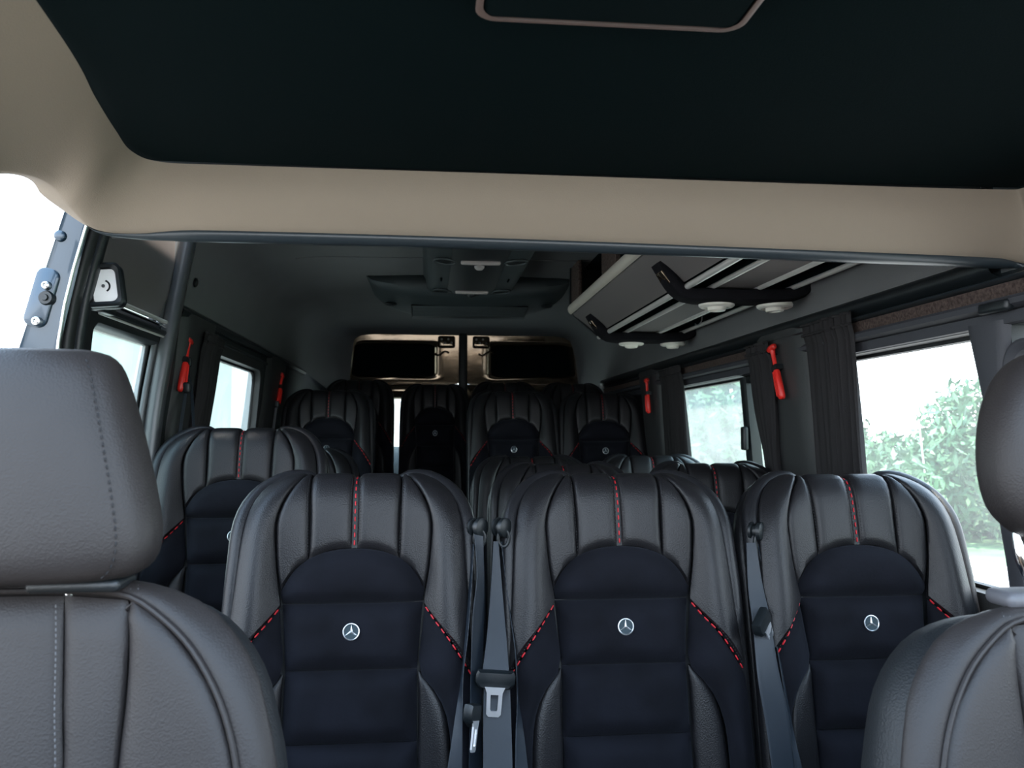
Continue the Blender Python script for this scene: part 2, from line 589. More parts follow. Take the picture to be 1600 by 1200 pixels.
o = MB().box((-0.745, 0.55, 0.40), (0.05, 1.80, 0.96)).build('wall_cab_light_block', DASHM, smooth=False)  # unseen side wall, added to cut light from below
tag(o, kind='structure')
o = rbox('trim_unseen_dash', (XC, -0.20, 0.85), (1.70, 0.36, 0.42), 0.06, DASHM)  # unseen dash block added to control light: cuts low light, tan for warm bounce
tag(o, kind='structure')

# passenger headliner: one vaulted panel that rolls down to the rear door opening
sec = [(-0.682, 1.565), (-0.676, 1.60), (-0.666, 1.68), (-0.645, 1.76), (-0.60, 1.815), (-0.53, 1.85), (-0.42, 1.868), (-0.2, 1.872), (XC, 1.874), (0.45, 1.874), (0.68, 1.872), (0.82, 1.86), (0.90, 1.83), (0.945, 1.77), (0.968, 1.68), (0.978, 1.60), (0.985, 1.525)]
sec = cr(sec, 49)
apt = [(-0.482, 1.40), (-0.470, 1.60), (-0.455, 1.74), (-0.43, 1.80), (-0.38, 1.815), (0.0, 1.818), (0.20, 1.818), (0.5, 1.818), (0.81, 1.815), (0.86, 1.80), (0.885, 1.74), (0.91, 1.60), (0.935, 1.40)]
apt = cr(apt, 49)
rows = []
nclip = int(np.argmax(sec[:, 1] > 1.81))
for y in (1.36, 1.6, 1.9, 2.20, 2.285):
    rows.append([(x, y, z) if k > nclip else (sec[nclip][0], y, sec[nclip][1]) for k, (x, z) in enumerate(sec)])
for y in np.linspace(2.29, 4.55, 10):
    rows.append([(x, y, z) for x, z in sec])
for k in np.linspace(0.12, 1, 9):
    e = k * k * (3 - 2 * k) * 0.55 + 0.45 * k * k
    y = 4.55 + 0.50 * math.sin(k * PI / 2)
    rows.append([((1 - e) * a[0] + e * b[0], y, (1 - e) * a[1] + e * b[1]) for a, b in zip(sec, apt)])
rows.append([(b[0], 5.12, b[1]) for b in apt])
o = MB().grid(rows).build('ceiling', HEADL)
tag(o, kind='structure')
# lower rear corner fillers below the headliner
for sgn, nm in ((-1, 'wall_rear_left_corner'), (1, 'wall_rear_right_corner')):
    a = sec[0] if sgn < 0 else sec[-1]
    g = []
    for k in np.linspace(0, 1, 7):
        e = k * k
        y = 4.6 + 0.50 * math.sin(k * PI / 2)
        xb = -0.485 if sgn < 0 else 0.945
        g.append([((1 - e) * wx(sgn, z) * 1 + e * xb, y, z) for z in (0.0, 0.6, 1.1, 1.4, 1.62)])
    o = MB().grid(g).build(nm, WALLM)
    tag(o, kind='structure')
# seam lines of the headliner: thin raised joints
for y in (2.62, 3.05):
    o = MB().tube([(x, y, z - 0.0015) for x, z in sec[9:36]], 0.0018, 6).build('trim_1' if y < 3 else 'trim_2', HEADL)
    tag(o, kind='structure')


# cab ceiling (dark) and the pale beam that closes it
def cabceil():
    lo = [(-0.36, 0.55, 1.65), (-0.385, 0.9, 1.635), (-0.41, 1.08, 1.631), (-0.432, 1.22, 1.631), (-0.42, 1.265, 1.631), (-0.38, 1.282, 1.631)]
    lo = cr(lo, 30)
    g = []
    for p in lo:
        p = p + np.array([-0.028, 0.0, 0.003])
        g.append([p + (np.array([1.09, p[1] if p[1] < 1.2 else p[1] + 0.02 * 0, p[2]]) - p) * k for k in (0, 0.25, 0.5, 0.75, 1)])
    G = np.array(g)
    mb = MB().grid(G)
    mb.grid(G + np.array([0, 0, 0.012]))
    return mb


o = cabceil().build('ceiling_cab', CABHEAD)
tag(o, kind='structure')
up = [(1.00, 0.55, 1.65), (1.00, 0.9, 1.637), (0.995, 1.15, 1.631), (0.985, 1.262, 1.631), (0.93, 1.284, 1.631), (0.6, 1.285, 1.631), (0.1, 1.285, 1.632), (-0.30, 1.285, 1.632), (-0.405, 1.28, 1.632), (-0.432, 1.235, 1.632), (-0.424, 1.15, 1.632), (-0.408, 1.04, 1.632), (-0.387, 0.9, 1.637), (-0.362, 0.55, 1.651)]
lo = [(1.085, 0.55, 1.48), (1.085, 0.9, 1.485), (1.06, 1.17, 1.497), (1.02, 1.28, 1.507), (0.955, 1.318, 1.524), (0.6, 1.32, 1.531), (0.1, 1.32, 1.538), tuple(at(330, 359, 1.32)), tuple(at(215, 360, 1.318)), tuple(at(145, 353, 1.30)), tuple(at(112, 324, 1.265)), tuple(at(80, 288, 1.22)), tuple(at(30, 269, 1.13)), tuple(at(-60, 260, 1.00))]
def cr_seg(P, per):
    """Catmull-Rom with a fixed number of samples per control segment, so two edges keep step"""
    P = np.asarray(P, float)
    E = np.vstack([2 * P[0] - P[1], P, 2 * P[-1] - P[-2]])
    out = []
    for i in range(len(P) - 1):
        p0, p1, p2, p3 = E[i:i + 4]
        for k in range(per):
            t = k / per
            out.append(0.5 * ((2 * p1) + (-p0 + p2) * t + (2 * p0 - 5 * p1 + 4 * p2 - p3) * t * t + (-p0 + 3 * p1 - 3 * p2 + p3) * t ** 3))
    out.append(P[-1])
    return np.array(out)


U_ = cr_seg(up, 9)
L_ = cr_seg(lo, 9)
g = []
for a, b in zip(U_, L_):
    d = b - a
    # the panel bulges towards the cab; its lower edge tucks outwards
    wl = min(1.0, max(0.0, (-0.34 - a[0]) / 0.09)) * min(1.0, max(0.0, (1.30 - b[1]) / 0.06 + 0.15))
    wr = min(1.0, max(0.0, (a[0] - 0.93) / 0.05)) * min(1.0, max(0.0, (1.31 - b[1]) / 0.06 + 0.15))
    wm = max(0.0, 1 - wl - wr)
    nrm = wm * np.array([0.0, -1.0, -0.35]) + wl * np.array([0.45, -0.3, -0.45]) + wr * np.array([-0.5, -0.3, -0.4])
    tuck = wm * np.array([0.0, 1.0, 0.0]) + wl * np.array([-0.9, 0.3, 0.25]) + wr * np.array([0.9, 0.3, 0.2])
    row = [a + d * k + nrm * 0.012 * math.sin(PI * k) for k in np.linspace(0, 1, 11)]
    row.append(b + tuck * 0.010 + np.array([0, 0, -0.003]) * wm)
    row.append(b + tuck * 0.055)
    g.append(row)
o = MB().grid(g).build('trim_3', BEAM)
tag(o, kind='structure')
# dark lip under the beam and its hidden back face
lipc = [(p[0], p[1] + 0.018, p[2] - 0.004) for p in L_ if p[0] > -0.53 and p[1] > 1.285]
g = []
for p in lipc:
    r = 0.0115 * min(1.0, max(0.12, (p[0] + 0.535) / 0.16), max(0.12, (1.03 - p[0]) / 0.05))
    g.append([(p[0], p[1] + r * 1.5 * math.cos(t), p[2] + r * math.sin(t)) for t in np.linspace(0, 2 * PI, 15)[:-1]])
o = MB().grid(g, cv=True).build('trim_4', LIP)
tag(o, kind='structure')
o = MB().grid([[(x, 1.352, 1.53), (x, 1.362, 1.60), (x, 1.365, 1.93)] for x in (-0.50, 0.2, 1.05)]).build('wall_partition_header', WALLM)
tag(o, kind='structure')
o = MB().grid([[(x, 1.30, 1.66), (x, 1.30, 2.0)] for x in (-0.56, -0.3, 1.09)]).build('wall_cab_header', WALLM)
tag(o, kind='structure')

# overhead compartment lid at the top of the picture
lid = empty('overhead_lid', (0.176, 0.68, 1.643))
tag(lid, 'dark rounded lid set in the black cab ceiling at the top edge', 'lid')
rbox('lid_panel', (0, 0, -0.006), (0.262, 0.22, 0.022), 0.010, CABHEAD, lid, seg=4)
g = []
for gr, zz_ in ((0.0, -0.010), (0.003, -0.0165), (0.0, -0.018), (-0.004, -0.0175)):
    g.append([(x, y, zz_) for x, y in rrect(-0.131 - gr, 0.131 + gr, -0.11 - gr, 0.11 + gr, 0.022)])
MB().grid(g, cv=True).build('lid_edge_glint', LIDGLINT, lid)['label'] = 'thin satin edge of the lid with caught light put into its colour'

# longitudinal bands over the right windows
def strip(name, pts, material, y0=1.25, y1=4.62):
    g = [[(x, y, z) for x, z in pts] for y in np.linspace(y0, y1, 8)]
    return tag(MB().grid(g).build(name, material), kind='structure')


strip('trim_5', [(0.990, 1.531), (0.972, 1.530), (0.962, 1.522), (0.960, 1.510), (0.966, 1.500), (0.985, 1.492), (0.992, 1.490)], BLKPLA, 1.335)
strip('trim_6', [(0.992, 1.4905), (0.966, 1.489), (0.963, 1.4865), (0.966, 1.484), (0.992, 1.482)], LIP)
strip('trim_30', [(1.06, 1.500), (1.000, 1.503), (0.985, 1.500), (0.982, 1.490), (0.988, 1.478)], BLKPLA, 1.12, 1.40)
strip('trim_7', [(0.993, 1.4835), (0.978, 1.480), (0.982, 1.456), (0.994, 1.4555)], CARPET)
strip('trim_8', [(0.993, 1.457), (0.974, 1.456), (0.969, 1.450), (0.971, 1.441), (0.980, 1.436), (0.996, 1.4345)], GREYTR)
strip('trim_9', [(0.996, 1.4360), (0.988, 1.433), (0.990, 1.413), (0.998, 1.411)], GREYTR)
o = rbox('trim_10', (0.972, 1.335, 1.4405), (0.018, 0.075, 0.020), 0.006, BLKPLA)
tag(o, kind='structure')
# left: narrow header groove between headliner and wall
strip('trim_11', [(-0.690, 1.575), (-0.668, 1.570), (-0.662, 1.560), (-0.668, 1.548), (-0.694, 1.545)], BLKPLA, 2.32, 4.6)
strip('trim_12', [(-0.692, 1.528), (-0.680, 1.526), (-0.678, 1.518), (-0.694, 1.514)], GREYTR, 2.62, 3.6)


# window pillars (rounded trim columns)
def pillar(name, side, y0, y1, z0, z1, lean=0.0, thick=0.03, material=PILLM):
    g = []
    for z in np.linspace(z0, z1, 9):
        k = (z - z0) / (z1 - z0)
        x = wx(side, z)
        ya, yb = y0 + lean * k, y1 + lean * k
        flare = 0.03 * max(0, (k - 0.82) / 0.18) ** 2
        ya -= flare; yb += flare
        row = []
        for t, e in ((0, 0), (0.03, 0.5), (0.10, 0.85), (0.22, 1), (0.78, 1), (0.9, 0.85), (0.97, 0.5), (1, 0)):
            row.append((x - side * thick * e, ya + (yb - ya) * t, z))
        g.append(row)
    return tag(MB().grid(g).build(name, material), kind='structure')


pillar('trim_13', 1, 2.05, 2.36, 0.3, 1.515, 0.02)
pillar('trim_14', 1, 3.46, 3.76, 0.3, 1.515, 0.02)
pillar('trim_15', -1, 2.335, 2.62, 0.3, 1.56, 0.05, thick=0.022)
pillar('trim_16', -1, 3.60, 3.96, 0.3, 1.56, 0.02, thick=0.022)
pillar('trim_17', 1, 1.362, 1.414, 0.3, 1.42, 0.0, thick=0.014, material=GREYTR)

# left side: column behind the sliding door (a stack of seals and trims)
def column(name, top, bot, w, d, material, z0=0.15):
    """a rounded vertical post from top point to bottom point, extended down to z0"""
    top, bot = np.array(top), np.array(bot)
    k = (top[2] - z0) / (top[2] - bot[2])
    low = top + (bot - top) * min(k, 1.6)
    low[2] = z0
    if k > 1.6: low[0] = (top + (bot - top) * 1.35)[0]
    P = cr([top, (top + bot) / 2 + np.array([-0.006, 0, 0]), bot, low], 24)
    g = []
    for p in P:
        g.append([(p[0] + w / 2 * np.sign(math.cos(t)) * abs(math.cos(t)) ** 0.6, p[1] + d / 2 * np.sign(math.sin(t)) * abs(math.sin(t)) ** 0.6, p[2]) for t in np.linspace(0, 2 * PI, 17)[:-1]])
    return tag(MB().grid(g, cv=True).build(name, material), kind='structure')


column('trim_18', at(296, 366, 2.27), at(236, 690, 2.22), 0.040, 0.05, COLM)
column('trim_19', at(281, 366, 2.26), at(217, 690, 2.20), 0.016, 0.03, COLM)
column('trim_20', at(270, 366, 2.27), at(206, 690, 2.20), 0.014, 0.03, RUBBER)
column('trim_21', at(262, 366, 2.27), at(198, 690, 2.20), 0.008, 0.02, ALU)

# door_1: the sliding door on the left
d1 = empty('door_1', (0, 0, 0))
tag(d1, kind='structure')
def dx(z): return wx(-1, z) - 0.012
g = []
for y in np.linspace(1.66, 2.26, 6):
    g.append([(dx(z) + 0.02 * math.sin(PI * min(1, max(0, (z - 1.52) / 0.3))) , y, z) for z in (1.515, 1.53, 1.58, 1.66, 1.75, 1.82, 1.90)])
MB().grid(g).build('upper_panel', DOORPAN, d1)
g = []
for y in np.linspace(1.62, 2.26, 4):
    g.append([(dx(z), y, z) for z in (0.1, 0.5, 0.95)])
MB().grid(g).build('lower_panel', WALLM, d1)
ymm = (1.82, 2.24)
rings = []
for grow, off in ((0.10, 0.0), (0.06, 0.012), (0.01, 0.012), (0.0, 0.004), (-0.004, -0.03)):
    rings.append([(dx(z) + off, y, z) for y, z in rrect(ymm[0] - grow * 1.8, ymm[1] + grow * 0.5, 0.95 - grow, 1.452 + grow * 0.6, 0.02 + max(0, grow) * 0.4)])
MB().grid(rings, cv=True).build('window_frame', BLKPLA, d1)
pts = rrect(ymm[0], ymm[1], 0.95, 1.452, 0.02)
MB().add([(dx(z) - 0.02, y, z) for y, z in pts], [tuple(range(len(pts)))]).build('window_pane', GLASST, d1, smooth=False)
for z, r, m in ((1.512, 0.006, ALU), (1.500, 0.0035, CHROME), (1.484, 0.007, BLKPLA), (1.474, 0.003, ALU)):
    MB().tube([(dx(z) + 0.02, y, z) for y in (1.80, 2.0, 2.25)], r, 8).build('guide_rail', m, d1)
rbox('seal_strip', (-0.668, 1.70, 1.72), (0.03, 0.04, 0.44), 0.01, RUBBER, d1)

# B-pillar: painted body post with the door striker
bp = []
for py in (270, 330, 400, 470, 540, 640, 800, 1000):
    k = (py - 300) / 240.0
    xo, xi = 108 - 80 * k, 148 - 58 * k
    a, b = at(xo, py, 1.50), at(xi, py, 1.50)
    bp.append([(a[0] - 0.03, 1.545, a[2]), (a[0] - 0.004, 1.512, a[2]), (a[0] + 0.003, 1.500, a[2]), (a[0] + 0.010, 1.504, a[2]), (b[0] - 0.008, 1.502, b[2]), (b[0], 1.508, b[2]), (b[0] - 0.004, 1.516, b[2])])
post = tag(MB().grid(bp).build('trim_22', DKPAINT), kind='structure')
stk = empty('door_striker', tuple(at(66, 465, 1.50)))
tag(stk, 'bolted metal door striker plate on the black painted left door post tinted sky blue', 'striker')
so = np.array(at(66, 465, 1.50))
m = MB()
stil = Matrix.Rotation(0.24, 3, 'Y')
srg = [[tuple(stil @ Vector((x, y_, z))) for x, z in rrect(-0.019 + g_, 0.019 - g_, -0.052 + g_, 0.052 - g_, 0.015)] for g_, y_ in ((0, 0.010), (0, -0.004), (0.002, -0.006))]
m.grid(srg, cv=True)
m.add(srg[-1], [tuple(range(len(srg[-1])))])
m.build('striker_plate', DKPAINT, stk)
for px, py, rr in ((73, 446, 0.0075), (58, 502, 0.0085)):
    q = np.array(at(px, py, 1.49)) - so
    MB().lathe([(rr * 0.05, 0.004), (rr * 0.4, 0.004), (rr * 0.45, 0.008), (rr * 0.85, 0.0065), (rr, 0.003), (rr, -0.012)], q, (0, -1, 0), 16).build('bolt', STEEL, stk)
q = np.array(at(71, 465, 1.49)) - so
MB().lathe([(0.0, 0.006), (0.005, 0.006), (0.006, 0.002), (0.011, 0.002), (0.013, -0.004), (0.013, -0.014)], q, (0, -1, 0), 16).build('striker_pin', BLKPLA, stk)
q = np.array(at(93, 368, 1.497))
o = MB().lathe([(0.0, 0.003), (0.006, 0.003), (0.009, 0.001), (0.010, -0.006)], q, (0, -1, 0), 16).build('post_plug', DKPAINT)
tag(o, 'small round plug high on the black painted left door post tinted sky blue', 'plug')
# seals beside the post; the thin steel strip stands in for their highlight
for nm, xt, xb, w, d, m, yy in (('trim_23', 140, 78, 0.020, 0.03, RUBBER, 1.53), ('trim_seal_glint', 150, 92, 0.006, 0.014, STEEL, 1.508), ('trim_25', 161, 104, 0.020, 0.03, RUBBER, 1.55), ('trim_26', 178, 122, 0.020, 0.03, BLKPLA, 1.60)):
    column(nm, at(xt, 310, yy), at(xb, 540, yy), w, d, m)

# small display box by the sliding door
bx = empty('display_box', tuple(at(157, 447, 1.62)))
tag(bx, 'small black box with pale face mounted high beside the left sliding door', 'box')
Rb = Matrix.Rotation(0.38, 3, 'Z') @ Matrix.Rotation(-0.14, 3, 'Y')
rbox('housing', (0, 0.02, 0), (0.072, 0.05, 0.082), 0.014, BLKPLA, bx, seg=4, R=Rb)
fr = []
for g_, y_ in ((0.0, 0.0), (0.0, -0.018), (0.004, -0.021), (0.009, -0.018), (0.010, -0.004)):
    fr.append([tuple(Rb @ Vector((x, y_, z))) for x, z in rrect(-0.036 + g_, 0.036 - g_, -0.041 + g_, 0.041 - g_, 0.012)])
MB().grid(fr, cv=True).build('bezel', BLKPLA, bx)
m = MB()
pts = [tuple(Rb @ Vector((x, -0.012, z))) for x, z in rrect(-0.014, 0.027, -0.031, 0.029, 0.004)]
pts2 = [tuple(Rb @ Vector((x, -0.002, z))) for x, z in rrect(-0.014, 0.027, -0.031, 0.029, 0.004)]
m.grid([pts2, pts], cv=True)
m.add(pts, [tuple(range(len(pts)))])
m.build('face_plate', WHITEP, bx)['label'] = 'pale face plate'
m = MB()
m.lathe([(0, 0.004), (0.003, 0.004), (0.003, 0)], tuple(Rb @ Vector((0.004, -0.012, -0.002))), tuple(Rb @ Vector((0, -1, 0))), 12)
arc = [tuple(Rb @ Vector((0.004 + 0.011 * math.cos(t), -0.0125, -0.002 + 0.011 * math.sin(t)))) for t in np.linspace(-1.1, 1.1, 9)]
m.tube(arc, 0.0018, 6)
m.build('dial_mark', BLKPLA, bx)
rbox('bracket', (-0.01, 0.055, -0.03), (0.02, 0.06, 0.03), 0.005, BLKPLA, bx)

# ------------------------------------------------------------------ rear doors
def rear_door(name, xs0, xs1, hx):
    """glossy inner skin in the tan of its reflections, with a deep rounded recess and a window below; xs at z=1.83 and 1.40"""
    root = empty(name, (0, 0, 0))
    tag(root, kind='structure')
    xl = lambda z: np.interp(z, [1.40, 1.83], [xs0[1], xs0[0]])
    xr = lambda z: np.interp(z, [1.40, 1.83], [xs1[1], xs1[0]])

    def lobe(in_l, in_r, z0, z1, r, y):
        pts = rrect(0.0, 1.0, z0, z1, r, 5)
        out = []
        for u, z in rrect(-0.5, 0.5, -0.5, 0.5, 0.13, 5):
            zz_ = (z0 + z1) / 2 + z * (z1 - z0)
            a, b = xl(zz_) + in_l, xr(zz_) - in_r
            out.append(((a + b) / 2 + u * (b - a), y, zz_))
        return out
    outer = []
    for u, z in rrect(-0.5, 0.5, -0.5, 0.5, 0.02, 5):
        zz_ = (1.535 + 1.835) / 2 + z * 0.30
        a, b = xl(zz_), xr(zz_)
        outer.append(((a + b) / 2 + u * (b - a), 5.072, zz_))
    hl, hr = hx
    def lean(R_):
        return [(x, y - (zz2 - 1.535) * 0.115, zz2) for x, y, zz2 in R_]
    rings = [outer, lobe(hl * 0.6, hr * 0.6, 1.556, 1.796, 0, 5.073), lobe(hl * 0.85, hr * 0.85, 1.566, 1.782, 0, 5.072), lobe(hl, hr, 1.573, 1.775, 0, 5.077), lobe(hl + 0.008, hr + 0.008, 1.580, 1.769, 0, 5.10), lobe(hl + 0.014, hr + 0.014, 1.586, 1.765, 0, 5.125)]
    MB().grid([lean(r_) for r_ in rings], cv=True).build('upper_skin', GLOSSTAN, root)
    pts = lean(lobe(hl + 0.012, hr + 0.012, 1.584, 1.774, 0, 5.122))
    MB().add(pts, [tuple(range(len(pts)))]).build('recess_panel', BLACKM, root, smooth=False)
    # lower door: window with frame, then solid
    g = []
    a, b = xl(1.42), xr(1.42)
    for grow, y in ((0.06, 5.10), (0.05, 5.085), (0.01, 5.085), (0.0, 5.10), (-0.004, 5.125)):
        g.append([(x, y, z) for x, z in rrect(a + 0.06 - grow, b - 0.06 + grow, 0.95 - grow, 1.445 + grow * 1.75, 0.04)])
    MB().grid(g, cv=True).build('window_frame', GLOSSTAN, root)
    pts = rrect(a + 0.06, b - 0.06, 0.95, 1.445, 0.04)
    MB().add([(x, 5.118, z) for x, z in pts], [tuple(range(len(pts)))]).build('window_pane', GLASST, root, smooth=False)
    for z in (1.527, 1.541, 1.553):
        MB().tube([(xl(1.54) + 0.01, 5.085, z), ((xl(1.54) + xr(1.54)) / 2, 5.083, z), (xr(1.54) - 0.01, 5.085, z)], 0.005, 8).build('ledge_rib', GLOSSTAN, root)
    MB().box(((a + b) / 2, 5.11, 0.46), (b - a, 0.03, 0.90)).build('lower_panel', WALLM, root, smooth=False)
    return root


rd1 = rear_door('door_2', (-0.455, -0.500), (0.185, 0.185), (0.018, 0.150))
rd2 = rear_door('door_3', (0.225, 0.225), (0.885, 0.945), (0.150, 0.018))
tag(rbox('trim_27', (0.205, 5.055, 1.0), (0.052, 0.09, 1.70), 0.012, BLKPLA), kind='structure')
tag(MB().box((XC, 5.22, 1.0), (1.9, 0.02, 0.30)).build('trim_28', BLACKM, smooth=False), kind='structure')
for root, x0 in ((rd1, 0.075), (rd2, 0.345)):
    # latch pocket beside the post
    rbox('latch_pocket', (x0 + (0.03 if x0 < 0.2 else -0.03), 5.056, 1.785), (0.105, 0.06, 0.075), 0.014, GLOSSTAN, root)
    for k in range(4):
        xx = x0 + (0.03 if x0 < 0.2 else -0.03) + (-0.03 + 0.02 * k)
        MB().lathe([(0, 0.006), (0.004, 0.005), (0.0065, 0.002), (0.007, -0.004)], (xx, 5.025, 1.80 - 0.022 * (k % 2)), (0, -1, 0), 12).build('bolt', STEEL, root)
    MB().tube([(x0 + (0.0 if x0 < 0.2 else 0.0) + s_ * 0.045, 5.040, 1.715 + 0.012 * math.sin(3 * s_)) for s_ in np.linspace(-1, 1, 9)], 0.006, 8).build('latch_rod', GLOSSTAN, root)

# ------------------------------------------------------------------ ceiling console and roof unit
cons = empty('ceiling_console', (0.165, 2.6, 1.87))
tag(cons, 'dark moulded console with reading lamps running along the passenger ceiling', 'console')
O_ = np.array([0.165, 2.6, 1.87])
g = []
for y in np.linspace(1.5, 3.42, 14):
    w = 0.178
    g.append(np.array([(x, y, z) for x, z in cr([(0.165 - w - 0.012, 1.873), (0.165 - w, 1.845), (0.165 - w + 0.004, 1.815), (0.165 - w + 0.02, 1.803), (0.165 - 0.10, 1.798), (0.165, 1.797), (0.165 + 0.10, 1.798), (0.165 + w - 0.02, 1.803), (0.165 + w - 0.004, 1.815), (0.165 + w, 1.845), (0.165 + w + 0.012, 1.873)], 25)]) - O_)
MB().grid(g).build('duct_body', CONSOLE, cons)
g = [[(x - O_[0], y - O_[1], z - O_[2]) for x, z in ((0.068, 1.799), (0.075, 1.793), (0.25, 1.793), (0.257, 1.799))] for y in np.linspace(1.52, 3.36, 4)]
MB().grid(g).build('centre_strip', CONSDK, cons)
for y in (2.03, 2.72, 3.29):
    r = rbox('light_bar', (0.168 - O_[0], y - O_[1], 1.789 - O_[2]), (0.132, 0.020, 0.014), 0.006, LAMPPL, cons)
    r['label'] = 'pale bar lamp'
    m = MB()
    m.lathe([(0, -0.014), (0.010, -0.012), (0.016, -0.006), (0.018, 0.002)], (0.168 - O_[0], y + 0.075 - O_[1], 1.792 - O_[2]), (0, 0, 1), 18)
    m.build('lamp_button', LAMPPL if y != 3.29 else CONSDK, cons)
    m = MB()
    m.lathe([(0.020, 0.0), (0.024, -0.004), (0.034, -0.004), (0.038, 0.004)], (0.168 - O_[0], y + 0.065 - O_[1], 1.794 - O_[2]), (0, 0, 1), 20)
    m.build('lamp_surround', CONSDK, cons)
    for sx in (-1, 1):
        m = MB()
        pp = [(0.168 + sx * 0.118 - O_[0] + 0.034 * math.cos(t) - 0.012 * sx * math.sin(t), y + 0.01 - O_[1] + 0.042 * math.sin(t), 1.797 - O_[2] - 0.003) for t in np.linspace(0, 2 * PI, 21)]
        m.tube(pp, 0.004, 6, cap=False)
        v = m.build('outlet_ring', CONSOLE, cons)
        m = MB()
        m.lathe([(0, 0.002), (0.02, -0.002), (0.03, 0.003)], (0.168 + sx * 0.118 - O_[0], y + 0.01 - O_[1], 1.797 - O_[2]), (0, 0, 1), 16)
        m.build('outlet_disc', CONSDK, cons)
        rbox('slot', (0.168 + sx * 0.125 - O_[0], y - 0.22 - O_[1], 1.797 - O_[2]), (0.006, 0.05, 0.006), 0.002, BLACKM, cons)

ac = empty('roof_vent_unit', (0.172, 3.6, 1.87))
tag(ac, 'wide dark lens-shaped ventilation unit under the ceiling before the rear doors', 'ventilation unit')
A0 = np.array([0.172, 3.6, 1.87])
g = []
for s in np.linspace(-1, 1, 41):
    k = math.sqrt(max(0.0, 1 - abs(s) ** 2.6))
    x = 0.172 + 0.43 * s
    yn = 3.36 + 0.05 * s * s
    secp = cr([(yn + 0.02, 1.877), (yn, 1.872 - 0.030 * k), (yn + 0.008, 1.870 - 0.066 * k), (yn + 0.05, 1.870 - 0.088 * k), (yn + 0.10 + 0.16 * k, 1.872 - 0.130 * k), (yn + 0.13 + 0.23 * k, 1.873 - 0.132 * k), (yn + 0.16 + 0.28 * k, 1.874 - 0.08 * k), (yn + 0.18 + 0.30 * k, 1.877)], 22)
    g.append(np.array([(x, y, z) for y, z in secp]) - A0)
MB().grid(g).build('unit_body', CONSOLE, ac)
Rg = Matrix.Rotation(math.radians(-11), 3, 'X')
m = rbox('grille_panel', (0.0, -0.03 + 0.01, -0.118), (0.50, 0.15, 0.012), 0.005, CONSDK, ac, R=Rg)
for k in range(9):
    yk = -0.085 + 0.0145 * k
    v = Rg @ Vector((0, yk, -0.007))
    rbox('grille_slat', (v.x, v.y - 0.02, v.z - 0.118), (0.485, 0.006, 0.005), 0.002, CONSOLE, ac, seg=1, R=Rg)
for sx in (-1, 1):
    MB().lathe([(0.0, -0.004), (0.018, -0.006), (0.024, -0.002), (0.03, 0.006)], (0.335 * sx, -0.03, -0.090), (0, -0.2, 1), 18).build('round_outlet', CONSDK, ac)

# ------------------------------------------------------------------ luggage rack
RK = np.array([0.8, 2.0, 1.60])
rack = empty('luggage_rack', tuple(RK))
tag(rack, 'grey overhead luggage rack with silver edge and rails above the right seats', 'luggage rack')
Y0, Y1 = 1.40, 3.17


def along(pts, y0=Y0, y1=Y1):
    return [np.array([(x, y, z) for x, z in pts]) - RK for y in np.linspace(y0, y1, 5)]


MB().grid(along([(0.556, 1.706), (0.552, 1.694), (0.560, 1.683), (0.605, 1.650), (0.650, 1.612), (0.655, 1.616), (0.61, 1.656), (0.565, 1.69)])).build('sloped_panel', RACKGREY, rack)
MB().grid(along([(0.724, 1.606), (0.724, 1.600), (0.842, 1.600), (0.842, 1.606)])).build('bottom_panel', RACKGREY, rack)
MB().grid(along([(0.934, 1.606), (0.934, 1.600), (0.96, 1.602), (0.985, 1.612), (0.99, 1.64)])).build('bottom_panel', RACKGREY, rack)
for a, b in ((0.662, 0.722), (0.846, 0.932)):
    MB().grid(along([(a, 1.600), (a, 1.622), (b, 1.622), (b, 1.600)])).build('black_channel', BLACKM, rack)
for x, r in ((0.656, 0.0085), (0.722, 0.0065), (0.844, 0.0085), (0.933, 0.0065)):
    MB().tube(np.array([(x, y, 1.600) for y in np.linspace(Y0, Y1 - 0.003, 5)]) - RK, r, 12).build('rail', ALU, rack)
lipp = cr([(0.548, 1.688), (0.538, 1.697), (0.535, 1.712), (0.541, 1.724), (0.552, 1.728), (0.562, 1.722), (0.566, 1.708), (0.562, 1.694), (0.552, 1.688)], 21)
MB().grid(along([(x, z) for x, z in lipp], Y0, Y1 + 0.004)).build('edge_rail', SILVERPL, rack)['label'] = 'silver front edge rail'
# end plate at the rear and carpeted dividers
endp = [(0.545, 1.87), (0.542, 1.70), (0.556, 1.686), (0.652, 1.602), (0.99, 1.602), (0.985, 1.70), (0.93, 1.82), (0.80, 1.87)]
m = MB()
for y in (Y1, Y1 + 0.014):
    m.add(np.array([(x, y, z) for x, z in endp]) - RK, [tuple(range(len(endp)))])
m.grid([np.array([(x, y, z) for x, z in endp]) - RK for y in (Y1, Y1 + 0.014)], cv=True)
m.build('end_plate', BLKPLA, rack, smooth=False)
for ya, yb in ((3.02, 3.165), (2.40, 2.60), (1.7, 1.85)):
    rbox('carpet_panel', np.array([0.556, (ya + yb) / 2, 1.798]) - RK, (0.016, yb - ya, 0.146), 0.004, CARPET, rack)
MB().grid(along([(0.565, 1.70), (0.66, 1.625), (0.97, 1.63), (0.95, 1.76), (0.85, 1.85), (0.60, 1.868)])).build('bin_lining', BLACKM, rack)
